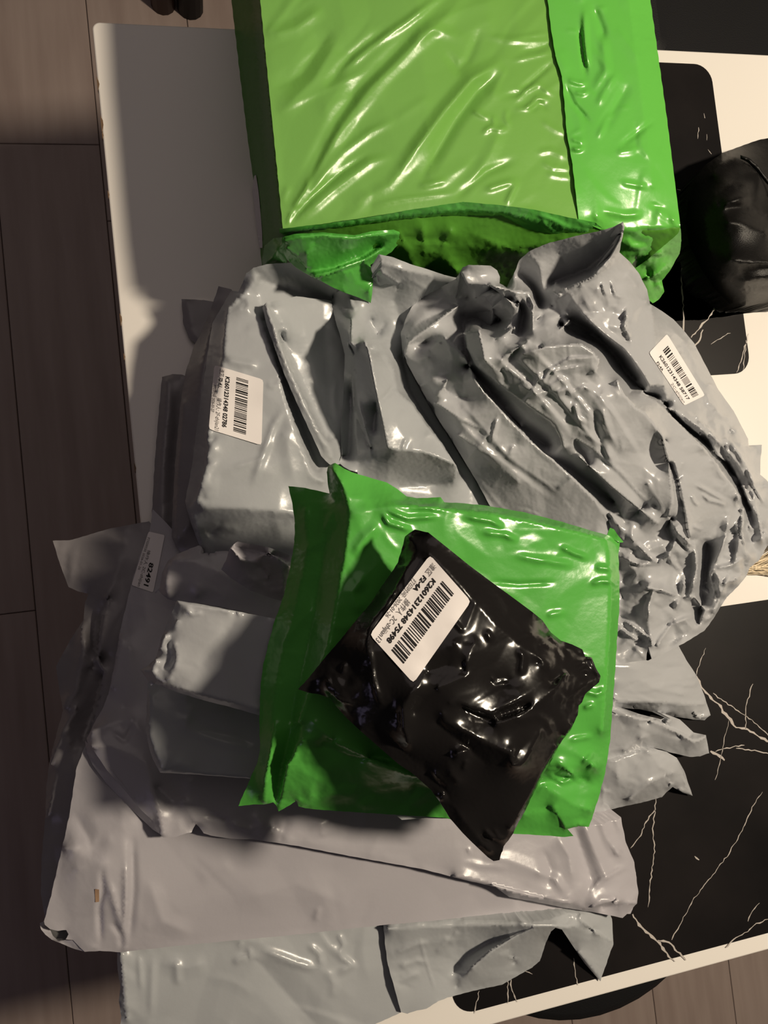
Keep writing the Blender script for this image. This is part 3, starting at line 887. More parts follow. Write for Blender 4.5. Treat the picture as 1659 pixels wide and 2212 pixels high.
sheet('bag', mm, 'grey2', '1200,1530,5 1316,1520,5.2 1380,1542,5.2 1428,1554,4.6 1440,1548,4.4 1456,1543,4.2 1475,1560,3.8 1498,1582,3.4 1525,1588,3.2 1532,1627,2.4 1512,1634,2.2 1490,1635,2.4 1450,1626,2.8 1425,1618,3 1390,1612,3.4 1356,1628,3.6 1310,1642,3.8 1200,1650,4',
      '1320,1532,6.4 1370,1550,6.4 1420,1560,5.8 1460,1580,5.2 1498,1602,4.6 1508,1600,4.4 1526,1590,3.8|1325,1535,6.2 1350,1570,5.2 1382,1568,5.8 1372,1600,4.6 1348,1622,4.4|1382,1568,5.9 1410,1555,5.0|1440,1560,5.4 1455,1548,5|1385,1595,5.2 1420,1582,5 1470,1592,4|1498,1602,4.6 1485,1620,3.4|1425,1552,4.2 1445,1570,4.4 1490,1590,3.6',
      wr=[('s', 12, 25, 25, (30, 90), 2, 10), ('c', 34, 1.3)], tmax=1.2, zb=0.2, step=4, zoff=0, key='mm', smooth=0)
ll = parcel('silver_mailer', (1420, 1480, 1.5), 'shiny silver mailer end with straight folds, topmost of three right of green mailer', GG)
sheet('bag', ll, 'grey2', '1200,1420,6 1318,1425,6.4 1380,1422,6.4 1400,1427,6.2 1464,1391,5.2 1482,1425,4.4 1504,1458,3.6 1513,1480,3.2 1524,1510,2.8 1535,1545,2.2 1522,1556,2 1505,1555,2.2 1462,1549,2.6 1420,1540,3 1380,1532,3.6 1330,1528,4 1200,1520,4',
      '1320,1440,6.6 1360,1440,6.7 1390,1455,6.3 1440,1468,5.6 1470,1467,5.2 1504,1460,3.9|1322,1472,6.6 1390,1472,6.4 1412,1482,6 1470,1498,5.2 1516,1508,3.2|1322,1505,6.4 1335,1514,6.3 1420,1516,5.6 1475,1522,4.8 1525,1520,3.1|1335,1518,5 1400,1528,4.4 1470,1542,3.4 1515,1546,2.6|1533,1546,2.6 1508,1548,3.2 1500,1540,3.6',
      strokes=[('1470,1482 1500,1478 1510,1470', 3, 9), ('1430,1445 1480,1440', -2.5, 12), ('1325,1500 1330,1515', 3, 6)], wr=[('s', 16, 8, 10, (50, 140), 1.8, 9), ('c', 60, 1.0)], tmax=1.5, zb=0.2, step=4, zoff=-1.4, key='ll', smooth=0)

# --- small mailers at the left of the green one
hh = parcel('grey_mailer', (450, 1250, 4), 'small rumpled grey mailer with torn upturned edge, just below the pillowy labelled mailer', GG)
sheet('bag', hh, 'lilac', '351,1235,3.6 362,1212,4 380,1198,4.2 410,1185,4.6 450,1170,5 560,1150,5.2 690,1150,6 660,1345,5.5 590,1337,5.2 540,1325,4.8 480,1312,4.6 430,1303,4.4 385,1301,4.2 362,1294,4 350,1284,3.8 342,1275,3.5 338,1282,3.3 333,1281,3.3 345,1268,3.6',
      '362,1215,5.2 358,1260,5.2 366,1290,4.8|372,1208,5.4 420,1210,5.8 432,1225,5.8 424,1285,5.4|432,1222,5.9 480,1260,5.6 540,1305,5|430,1205,5.6 470,1235,6 540,1270,5.6 600,1296,5.2', wr=[('s', 12, 80, 30, (30, 90), 1.8, 12), ('c', 45, 1.2)], tmax=1.8, zb=3, zoff=4.6, key='hh')
sheet('torn_edge', hh, 'lilac', '497,1182,8.2 505,1176,8.6 513,1170,8.8 540,1175,8.8 580,1182,8.7 640,1205,8.8 650,1235,8.2 615,1300,6.4 585,1292,6 540,1275,5.8 500,1250,5.8 478,1230,6 490,1205,7',
      '498,1183,9.9 520,1207,9.0 535,1211,8.8 552,1211,9.0 566,1200,10.4 581,1194,11.4 605,1210,11.4 622,1224,10.8|505,1178,8.2 530,1186,7.6 580,1195,7.8 620,1210,8|532,1243,7.2 550,1252,7.4 572,1258,7|560,1225,8 580,1245,7.8 585,1270,7|581,1195,11.2 582,1230,9.2 578,1250,7.8|605,1210,11.2 612,1240,9.8 612,1280,8', wr=[('c', 26, 0.9)], step=4, tmax=0.12, zoff=8, key='hhf', smooth=0)
gg = parcel('grey_mailer', (450, 1600, 4.5), 'dim square cornered grey mailer left of the green mailer, below the bright pale one', GG)
sheet('bag', gg, 'grey', '321,1465,5 318,1500,5 315,1580,5 322,1615,5 330,1640,5.1 346,1669,5.3 420,1673,5.5 540,1682,5.7 640,1690,6 1150,1700,7 1180,1420,7.5 660,1425,6.5 480,1430,6 360,1430,5.5',
      '347,1667,5.7 420,1670,6 540,1679,6.1|325,1500,5.9 322,1585,6 348,1660,6|402,1500,6.6 400,1560,6.4 365,1590,6.2|347,1668,5.9 362,1640,6.4 352,1622,6.2|347,1668,5.9 385,1650,6.4 410,1655,6.3', strokes=[('420,1515 400,1570 470,1600 560,1620', 2.5, 18), ('400,1575 480,1585 560,1610', -2, 14)], wr=[('s', 10, 15, 25, (40, 140), 1.8, 16), ('c', 60, 1.2)], tmax=4, zb=2.4, zoff=4.6, key='gg')
ff = parcel('grey_mailer', (470, 1420, 5.5), 'brightly lit pale grey mailer sticking out left of the green mailer', GG)
sheet('bag', ff, 'grey2', '382,1297,7.6 440,1306,8.2 480,1314,8.4 575,1333,8.6 680,1350,8.6 1150,1340,9.6 1160,1600,9.6 670,1575,8 600,1556,7.6 545,1541,7.4 500,1528,7 440,1513,6.6 385,1496,6.2 335,1477,5.8 326,1481,5.6 316,1464,5.4 303,1447,5.2 322,1436,5.6 336,1422,6 345,1395,6.4 347,1382,6.6 362,1345,7',
      '384,1300,8.2 480,1316,8.9 620,1343,9|400,1318,8.4 410,1322,8.5 376,1345,7.8 384,1340,8.2 372,1375,7.6 362,1390,7.2 372,1415,7.2 360,1440,6.8 340,1448,6.6|303,1448,5.5 330,1450,6.8 350,1475,6.8 400,1490,7.4 480,1510,7.8 560,1530,8|330,1445,6.9 345,1400,7.8 358,1372,8|378,1390,7.9 382,1430,7.9 365,1470,7.4',
      strokes=[('400,1310 415,1328 440,1322', 3, 8), ('425,1440 480,1390 520,1320', -2, 26), ('372,1378 362,1395 370,1420 352,1450', -4, 6)], wr=[('s', 10, 25, 35, (40, 100), 1.5, 14), ('c', 26, 1.2, '350,1370 345,1440', 30), ('c', 60, 1.0)], tmax=4, zb=5.4, step=4, zoff=10.6, key='ff')

# --- pillowy mailer with label 02786
aa = parcel('grey_mailer', (540, 900, 4), 'pillowy grey mailer with barcode label K26012314348 02786 at the left of the pile', GG)
sheet('bag', aa, 'grey',
      '486,650,8 500,628,9.6 515,630,10.2 524,612,11 532,590,12 548,578,12.8 575,571,13 640,566,12.6 760,560,12.6 770,700,8 765,900,7 760,1040,7.5 740,1150,7.5 700,1215,6.8 620,1205,6.2 560,1192,6 515,1196,5.8 470,1192,5.6 450,1200,5.6 440,1196,5.6 428,1172,6 416,1140,6.6 404,1102,7 400,1082,7.2 414,1010,7 424,930,7 436,850,7 446,780,7 458,700,7',
      '491,663,11.3 486,720,11.6 483,774,11.8 470,840,11.9 456,905,11.9 450,930,11.9 448,1000,11.8 436,1040,11.6 425,1080,10.8 408,1098,9.6|425,1080,10.8 445,1098,10.9 530,1098,11.2 640,1108,11'
      '|491,663,11.3 520,665,11.9 552,676,11.8 568,700,11.8 590,760,12 609,824,12.2 618,870,12.2 633,913,12 655,975,11.6 676,1030,11 700,1040,10.6|572,690,9.2 600,780,9.2 630,860,9.2 662,945,9 690,1010,8.6'
      '|493,665,11.4 520,640,11.6 540,622,11.8 556,600,12|560,605,11.2 620,625,9 700,655,8|700,655,8 735,690,7.2|445,1150,7 470,1170,6.8 520,1185,6.4|408,1098,9.4 428,1150,8.4 442,1185,6.4',
      strokes=[('483,776 520,784 560,790', 4, 16), ('493,780 470,770 458,775', -3, 10), ('618,876 590,920 568,985 545,1050', 3.5, 14), ('575,985 540,1000 500,1010', 2, 10), ('455,930 440,940 432,960', 4, 8), ('468,940 452,955 446,975', -4, 8), ('450,975 436,1000 424,1020', 3, 9),
               ('440,985 450,1005', -3, 7), ('470,1020 540,1010 600,1030', 1.5, 40), ('462,1130 480,1140 520,1145', 3, 14), ('445,1160 470,1140 480,1120', -4, 12), ('530,640 540,660 530,672', 4, 8), ('512,640 520,655', -4, 8), ('610,825 590,835 575,830', 2, 9), ('600,690 640,700 640,760', 3, 12), ('640,880 620,960 640,1060', 2, 24), ('560,670 555,640 545,630', -3, 8)],
      wr=[('s', 22, 20, 40, (40, 120), 1.6, 20), ('c', 60, 1.0), ('c', 20, 1.8, '440,940 425,1060', 34), ('c', 26, 1.5, '520,640 545,600', 36)], tmax=8, zb=4.6, step=4.5, key='aa')
sheet('folded_flap', aa, 'grey',
      '567,664,12.3 574,654,12.6 586,652,12.4 640,640,10.4 720,650,9 745,690,8.6 746,760,8.4 742,850,8.4 738,905,8.4 737,960,8.6 736,1002,9 720,1006,9.6 712,1003,10.2 704,996,10.6 694,985,10.8 676,945,11.6 655,900,12.2 630,845,12.6 612,802,12.8 594,752,12.8 577,704,12.6',
      '576,660,13.2 590,700,13.3 604,740,13.3 622,790,13.3 648,848,13 668,892,12.6 690,935,12 710,965,11.2 716,990,10.6|584,665,11.6 600,695,11.4 620,712,11.6 618,730,11|606,722,10.2 640,800,9.4 680,890,9.2 706,945,9.2|700,700,8.8 710,800,8.6 715,900,8.6',
      strokes=[('703,949 720,946 736,945', -4, 6), ('655,680 670,760 690,850', 3, 30), ('684,955 690,965 700,985', -3, 5)], wr=[('s', 10, 75, 15, (60, 160), 1.5, 16), ('c', 60, 1)], step=4, tmax=0.12, key='aaf')
label(aa, 'aa', [(463, 788), (451, 927), (565, 962), (569, 820)], (0.085, 0.93, 0.46, 0.70),
      [('K26012314348 02786', 0.12, 0.90, 0.245, 0.085, 0.025, 'ink'), ('淮区', 0.03, 0.14, 0.12, 0.08, 0.0, 'greyink'), ('F2-4A', 0.165, 0.325, 0.115, 0.075, 0.025, 'ink'), ('操作人: 2F-zhijian21', 0.48, 0.98, 0.11, 0.08, 0.0, 'greyink'), ('打印时间 2026-01-27', 0.3, 0.72, 0.015, 0.06, 0.0, 'greyink')], 2)

# --- middle mailer
bb = parcel('grey_mailer', (880, 900, 4), 'grey mailer with pinched upright folds in the middle of the pile, behind the green mailer', GG)
sheet('bag', bb, 'grey',
      '806,556,14 818,549,14.4 850,556,14.2 885,570,13.6 925,582,12.8 960,594,12 1010,605,11 1040,660,7.6 980,760,6 1010,900,6 1060,1030,6 1090,1100,6.4 1040,1150,6.6 860,1150,7 780,1100,7.4 772,1020,9 756,1016,9.2 742,1008,9 733,1000,8.8 738,985,8.8 736,930,8.8 740,880,9 744,800,9.2 745,765,9.4 735,725,9.4 724,690,9 717,660,8.6 716,640,8.4 730,630,9.6 780,600,11.4',
      '760,690,12 758,740,13 770,754,13 782,740,13.4 788,738,13.8 797,760,13.8 806,810,13.6 818,870,13.2 828,915,12.8 838,966,12.3|838,966,12.3 868,974,12 905,974,12 945,986,11.9 981,1002,11.6|800,752,11.4 830,768,11.2 848,800,11.2 855,840,11.2 865,855,11.4 890,875,11.4 915,915,11.4 945,950,11.6 981,1002,11.6'
      '|985,1006,11 984,1030,9.6 974,1042,8.6 940,1048,8 860,1052,8.2|870,770,7.4 885,840,7 920,900,6.8 960,960,6.6 1000,1030,6.6|805,560,14.2 870,582,13.8 930,595,12.6|818,572,13.8 826,590,13.4 860,612,12.2|808,605,11.4 830,610,11.4 862,614,11.6|862,614,11.4 850,650,9.8 870,700,8.4'
      '|800,690,8.6 805,705,8.4 815,722,8.2 830,700,8.6|764,780,10.8 758,850,8.2 757,920,8.2 752,985,7.8 740,985,7.6|765,800,10.6 775,870,10.8 790,920,11 800,970,10.4 803,990,10|800,968,9.8 790,940,9.4 768,890,9.4 768,930,9.2 775,1000,9'
      '|812,870,11 812,890,10.2 806,930,10.2',
      strokes=[('818,870 840,850 850,830', -4, 10), ('868,975 874,955 880,945', 2.5, 7), ('730,900 745,880 748,850', 3, 10), ('860,1040 930,1046 980,1040', -3, 20), ('870,880 860,920 880,960', 2, 24), ('755,640 760,660 772,672', 4, 7)],
      wr=[('s', 16, 80, 25, (50, 150), 1.8, 12), ('c', 60, 1.2), ('c', 20, 1.0, '740,700 790,780', 50)], tmax=7, zb=3.5, step=3.6, key='bb', zk=1.25, smooth=0)

# --- large crumpled bundle at the right
cc = parcel('grey_bundle', (1300, 950, 0), 'large heavily crumpled grey mailer bundle at the right with barcode label K26012314348 58717', GG)
sheet('bag', cc, 'grey2',
      '868,745,9.6 866,720,9.4 876,690,9.6 890,662,9.8 915,640,9.8 950,622,10.6 985,602,12 992,590,13 1000,577,14 1012,572,14.4 1036,573,14.4 1060,574,14.2 1074,584,13.6 1080,598,13 1079,612,12.4 1095,620,11.8 1108,596,12.6 1122,562,14 1145,542,15 1185,525,16 1235,512,16.8 1290,500,17.4 1325,490,18 1346,479,18.6 1349,490,18.2 1343,520,17 1338,545,16 1360,565,14.8 1380,590,13.2 1398,626,12 1404,656,11.4 1430,672,10 1455,690,8.6 1472,708,7.6 1500,742,6.4 1530,800,5.2 1552,842,4.6 1585,888,4 1604,925,3.6 1616,948,3.4 1617,962,3.2 1646,961,3 1643,990,3 1642,1025,3 1655,1036,2.8 1700,1090,2.6 1710,1180,2.6 1672,1200,2.8 1658,1178,3 1640,1210,3 1620,1226,3 1612,1245,3 1598,1262,2.8 1570,1290,2.6 1545,1330,2.4 1522,1362,2.4 1480,1388,4 1440,1408,5.5 1408,1424,6.6 1400,1395,7 1396,1426,6.2 1350,1432,5.8 1300,1440,5.6 1240,1430,6 1200,1200,6 1100,1140,6.4 1058,1092,7.8 1028,1036,8.4 1000,990,8.8 970,940,9 951,912,9.2 930,875,9.2 907,835,9.4 888,800,9.6 872,770,9.6',
      # left lobe
      '878,730,10.6 900,700,10.4 930,685,10.2 990,660,10.6 1010,640,11|873,770,10.4 882,742,11.2 930,705,11.6 990,660,11.4|880,745,11 920,740,10.2 960,728,12.2|960,728,12.4 985,752,12.6 1005,774,12.6 1018,800,12.6 1025,818,12.6 1045,848,12.4 1066,868,12.4 1100,908,12.4 1140,949,12.2 1197,997,11.8 1240,1036,11.2 1282,1078,10.4 1325,1140,9'
      '|930,760,11 950,740,12|871,770,10.2 900,780,10.6 925,770,11.2|907,835,10 935,818,11.2 970,820,11.4|943,856,11.4 960,835,12 966,820,11.8|966,822,11.4 962,840,10.6 980,858,10.8 1010,860,11 1040,855,12'
      '|940,870,11 1000,905,11.4 1040,930,11.4|990,940,10.8 1060,985,11 1120,1040,10.4'
      # dark valley
      '|1000,680,9 1002,740,8.8 1012,790,9 1035,818,9.4 1075,868,9.6 1110,905,9.8 1145,945,10 1175,978,10.2 1235,1018,9.6 1330,1085,8.2|1090,880,10.4 1120,910,10.6 1137,940,10.8|1110,905,9.6 1140,935,9.4 1180,960,9.2'
      # second tube
      '|1006,720,14 1010,752,13.6 1035,792,13.6 1096,841,13.6 1154,882,13.6 1197,912,13.4 1212,940,13 1218,966,12.6 1232,960,12.6 1241,946,13 1262,958,13 1282,970,12.8 1332,1010,12.2 1386,1067,11.2 1417,1094,10.4'
      '|1006,720,14 1035,716,15 1042,745,15 1046,775,15 1070,800,14.4 1090,770,15.2 1130,745,16|1042,745,15 1070,735,14 1110,708,15|1090,800,14.6 1110,760,14.4 1140,735,15.6 1170,752,15.4'
      '|1130,765,15.8 1180,750,16.4 1255,745,16.6 1280,762,16.4 1292,778,16.2 1284,806,15.8'
      ''
      '|1332,824,15 1345,850,14.8 1370,880,14.4 1394,894,14 1430,943,13.2 1443,990,12.8 1449,1046,12.2 1452,1087,11.6 1443,1115,11|1300,850,15 1325,900,14.2 1345,970,13.2'
      '|1250,985,12.6 1320,1050,12.2 1370,1090,11.6 1420,1130,10.4|1330,1090,9.4 1350,1130,9.2 1398,1088,10|1245,950,12 1268,1000,11 1330,1085,9.8|1400,1045,12 1440,1110,10.8'
      # ribbon of folds on the top
      '|995,585,13.8 1010,612,13.6 1049,612,13.8 1075,630,13.8 1093,645,14 1110,658,14 1112,680,13.6 1096,713,13.4|1052,616,14.4 1080,622,14.8 1110,630,14.8 1140,632,14.8 1152,660,14.8 1150,712,14.2|1150,712,14.2 1180,706,14 1208,713,14 1230,692,13.6|1060,620,13.2 1085,640,13.2 1105,648,13.2|1120,650,12.2 1130,680,12.2 1122,720,12'
      '|1000,600,12.4 1020,640,12 1060,670,11.6 1085,690,11.4|1010,690,8.6 1050,680,9 1080,690,9.6 1040,705,10|1112,640,14.6 1122,652,14.4 1116,690,13.4 1105,720,13|1096,713,13.8 1105,690,13.2|1160,690,12.4 1190,660,12.4 1210,640,13 1226,680,13.2'
      # cone at the top
      '|1347,482,18.6 1338,520,17.6 1318,556,16.6 1280,596,15.4 1250,612,14.8 1215,626,14.4|1343,500,17.2 1320,540,15 1270,580,13 1220,600,12 1190,610,11.6|1185,530,15.8 1215,560,13.8 1240,590,12.6|1138,540,15 1165,570,14.2 1172,620,12.8 1182,650,12 1192,660,12.2|1215,626,14.2 1200,612,13 1195,630,13.6 1210,640,14|1125,590,12.4 1150,620,11 1165,660,10'
      '|1340,545,16 1300,590,15.4 1255,618,15|1225,620,14.4 1240,650,14.2 1258,676,14.2 1285,702,14 1309,723,14 1346,750,13.6 1366,774,13.4 1390,808,13 1403,831,12.6 1417,830,12 1435,833,11.4|1230,690,10 1262,706,9.4 1300,740,8.8 1330,770,8.6 1355,805,8.6 1380,835,8.8|1210,700,11 1250,720,9.6 1280,735,9.6'
      '|1348,705,14 1360,730,13.4 1352,735,13.2|1290,625,15 1340,640,14.6 1395,650,12.6|1345,690,13.6 1352,670,13.9 1353,720,13.4'
      '|1413,741,12.4 1420,770,12.2 1430,800,11.8 1435,833,11.4|1405,660,12.2 1410,700,12.2 1413,741,12.4'
      # pocket rim next to the label
      '|1365,834,10.4 1390,844,10.6 1433,834,11.2 1440,866,10|1374,825,10.2 1395,850,8.6 1420,858,8.4|1416,866,10.6 1450,885,10.2 1485,895,9.8 1510,905,9.6 1530,935,9 1551,955,8.6'
      # third tube
      '|1362,846,11.4 1385,850,12 1416,866,11.8 1450,900,11.6 1477,927,11.4 1518,968,10.8 1545,1000,10 1560,1020,9.4 1582,1050,8.4 1596,1073,7.8|1430,950,10.4 1440,990,10.4 1463,1040,10.4 1470,1075,10.2 1477,1101,9.8 1482,1140,9.2 1490,1172,8.6|1438,949,11.8 1458,1000,11.6 1468,1042,11.4 1479,1098,10.8 1490,1160,9.8|1466,1040,10.8 1475,1000,11.4'
      '|1596,1073,7.8 1576,1104,7.4 1546,1140,6.8 1534,1160,6.4 1495,1168,8|1445,1115,9.6 1456,1140,10 1462,1160,9.6|1450,1120,8 1440,1140,8.2 1452,1165,8.4|1456,1142,10.4 1470,1135,10.2 1474,1150,10 1490,1180,9'
      # gutter and outer ruffle
      '|1436,872,6.6 1455,900,5.4 1490,930,4.6 1520,950,4.2 1545,980,3.6 1568,999,3.2 1590,1040,2.8 1601,1060,2.6 1620,1101,2.4|1452,882,9.8 1462,892,10 1480,912,9.6 1512,938,8.8|1500,898,9.6 1512,922,9.2 1530,945,8.6 1552,985,7.6 1566,995,6.8|1551,955,8.4 1568,948,8.2 1590,975,7.2 1610,1005,6.4 1628,1040,5.6|1558,965,7 1580,1000,6.4 1600,1040,5.6 1625,1075,5|1575,950,7.8 1600,960,6.8 1614,962,5'
      '|1610,1030,5.8 1625,1065,5.4 1640,1092,5 1650,1150,4.6|1605,1050,6.2 1618,1085,5.8 1630,1105,5.4|1622,1100,4 1612,1140,3.8 1625,1170,3.8|1634,1030,4.4 1640,1060,4.4 1659,1080,4.2|1600,935,4.8 1590,930,6 1560,925,7 1540,900,7.2|1490,790,7.8 1535,850,6.6 1560,890,6.2 1580,935,6'
      # lower lumps
      '|1575,1111,7.2 1570,1140,6.4 1560,1180,6.2 1548,1210,6 1538,1225,5.8 1535,1240,5.6 1545,1290,4.6 1542,1324,3.6|1527,1175,3.4 1527,1200,2.8 1523,1244,2.4 1516,1302,2.2 1509,1346,2.2|1600,1110,6.6 1606,1140,6.2 1598,1170,6 1612,1200,5.4 1612,1220,4.6|1575,1115,7 1590,1125,6.6 1604,1100,6.8|1540,1230,6 1560,1225,5.6 1575,1235,5.2 1590,1250,4.6|1560,1225,5.6 1565,1260,4.8 1560,1285,4.2|1575,1235,5.2 1580,1260,4.4 1600,1240,4.4'
      '|1320,1150,8.6 1350,1190,8.2 1372,1238,7.6 1384,1266,7.2|1327,1155,9 1345,1165,9.4 1372,1170,9.2|1313,1112,9.4 1318,1110,9.8 1340,1140,9.6 1370,1170,9.4|1312,1115,9 1320,1150,8.4|1370,1238,7 1330,1260,6 1345,1290,5.8|1372,1170,9.2 1420,1218,8.6 1440,1195,9 1462,1190,8.8|1420,1218,8.4 1432,1200,9 1440,1215,8.4|1375,1220,8 1420,1218,8.4'
      '|1462,1160,9.6 1488,1188,9 1500,1180,8.6 1506,1200,8 1500,1260,6.6 1490,1290,6 1470,1250,6.8 1460,1205,8|1460,1160,9.2 1475,1180,8.6 1488,1188,9|1406,1262,8.6 1430,1275,8 1468,1290,5.8 1480,1250,6.6|1406,1262,9 1370,1290,7 1345,1310,6|1468,1292,5.4 1500,1290,5.6 1523,1318,4.4 1512,1345,3.4|1452,1296,6 1460,1320,5.4 1440,1350,5 1421,1394,7.4|1421,1394,7.4 1450,1385,4 1480,1370,3.4|1408,1396,7.4 1400,1340,7.6 1402,1310,7.8|1484,1345,4.6 1500,1360,3.6 1530,1330,3.2 1545,1324,3.2|1340,1330,5.4 1360,1350,5.8 1390,1375,6.4 1421,1394,6.8|1345,1355,5.6 1372,1368,6 1386,1385,6.2 1345,1415,6',
      strokes=[('1470,895 1510,925 1545,960', 8, 9, -1), ('1500,905 1530,925 1560,965 1580,1000', 9, 8, 1), ('1556,958 1590,1000 1612,1040', 10, 9, -1), ('1575,950 1605,990 1630,1040', 8, 8, 1), ('1612,1010 1628,1050 1650,1090', 8, 8, -1),
               ('1590,1060 1610,1110 1625,1150', 9, 9, 1), ('1604,1105 1600,1150 1612,1190', 8, 8, -1), ('1630,1080 1640,1130 1650,1180', 7, 8, 1), ('1575,1112 1568,1160 1545,1220', 9, 12, 1), ('1590,1120 1595,1170 1585,1220', 7, 9, -1), ('1540,1228 1575,1222 1610,1205', 8, 8), ('1545,1235 1560,1262 1590,1250', 7, 7), ('1555,1290 1575,1240', 6, 7), ('1548,1330 1556,1280 1548,1240', 7, 8),
               ('1455,1142 1480,1165 1500,1180', 8, 9), ('1500,1180 1502,1230 1490,1290', 9, 10, -1), ('1462,1160 1445,1200 1420,1218', 7, 8), ('1420,1218 1380,1220 1330,1200', 7, 9, 1), ('1372,1172 1400,1200 1420,1218', 6, 8), ('1380,1268 1430,1276 1470,1292', 8, 9, -1), ('1470,1292 1500,1290 1522,1318', 7, 8), ('1480,1245 1470,1290 1455,1320', 7, 8),
               ('1421,1394 1450,1350 1500,1330', 7, 10), ('1340,1335 1380,1360 1421,1394', 7, 9, 1), ('1340,1360 1380,1385', 6, 6), ('1415,1265 1400,1310 1402,1340', 6, 9), ('1440,1190 1452,1215 1470,1235', 6, 7), ('1520,1345 1545,1325 1555,1290', 6, 7), ('1130,640 1150,675 1150,712', 6, 7, 1), ('1055,614 1090,640 1112,668', 6, 7, -1), ('1330,560 1280,600 1225,625', 6, 8, 1), ('1260,676 1300,720 1350,755', 5, 8, -1), ('1355,665 1350,700 1362,735', 6, 6),
               ('1166,842 1185,800 1230,775 1285,772', 3.5, 12, 1.0), ('1180,830 1200,800 1262,788', 3, 8, 1.0), ('1060,760 1140,830 1230,930', 3, 16, 1), ('1090,745 1200,850 1290,960', 3, 14, -1), ('1140,745 1240,850 1330,960', 2.5, 18, 1), ('1250,800 1330,900 1390,1000', 2.5, 20, 1), ('1270,960 1340,1020 1420,1110', 3, 16, -1), ('1240,870 1250,905 1268,914', 3.5, 8), ('1236,850 1262,835 1280,845', 3, 8), ('940,860 1060,980 1200,1090', 2, 22, 1), ('980,850 1100,990 1230,1080', 2, 20, -1), ('1450,990 1470,1080 1480,1150', 2, 8), ('1120,880 1150,850 1168,800', 3, 14, 1), ('1140,860 1190,842 1215,825', 2.5, 10), ('1050,830 1080,860 1100,900', 2, 12), ('1180,840 1210,820 1230,830', 4, 14), ('1195,850 1225,840 1240,860', 4, 12), ('1120,830 1160,850 1190,845', 3, 16), ('1080,790 1100,830', -3, 16), ('1280,880 1290,930 1310,1000', -4, 14), ('1300,880 1310,920 1330,960', 4, 16), ('1250,930 1300,960 1330,1010', 3, 16), ('1500,1045 1530,1062 1570,1085', 5, 8), ('1515,1065 1530,1080 1550,1085 1570,1092', 5, 7), ('1492,1068 1500,1085 1510,1092', 4, 6), ('1495,1135 1510,1142 1518,1145', 4, 7), ('1540,880 1560,900 1590,905', 4, 10), ('1520,830 1545,835 1555,850', 4, 8), ('1525,845 1530,870 1545,880', 3, 8), ('1460,760 1490,800', 2, 10), ('1440,700 1480,740 1510,800', 2.5, 14), ('1350,590 1380,620', 3, 14), ('1300,610 1310,640', 3, 6), ('1320,605 1330,640', 3, 6), ('1000,1000 1040,960 1060,920', 2, 16), ('1060,960 1070,920 1075,900', 3, 8), ('1200,1060 1230,1040 1240,1020', 2, 12), ('1100,985 1110,960', 2, 10)],
      wr=[('s', 30, 50, 14, (80, 220), 2.4, 13), ('s', 20, 30, 45, (25, 80), 1.8, 8), ('c', 50, 1.9), ('c', 27, 0.6), ('c', 28, 7.0, '1540,930 1600,1000 1640,1100 1600,1230 1560,1300', 60), ('c', 15, 2.4, '1540,930 1600,1000 1640,1100 1600,1230 1560,1300', 40), ('c', 32, 6.0, '1350,1190 1450,1200 1480,1300 1400,1380', 65), ('c', 26, 2.6, '1000,640 1100,680 1200,700 1340,690', 50), ('c', 38, 1.6, '1100,790 1250,850 1280,920', 60)],
      tmax=13, zb=0.15, step=3.4, key='cc', smooth=0, sk=1.15, zk=1.35, z0=8.5, taper=0.12)
label(cc, 'cc', [(1402, 762), (1478, 876), (1523, 854), (1441, 721)], (0.13, 0.96, 0.50, 0.78),
      [('K26012314348 58717', 0.16, 0.95, 0.24, 0.13, 0.02, 'ink'), ('F2-4A', 0.2, 0.36, 0.02, 0.1, 0.02, 'ink'), ('2C-zhijian', 0.6, 0.96, 0.04, 0.1, 0.0, 'greyink')], 5, off=0.1)

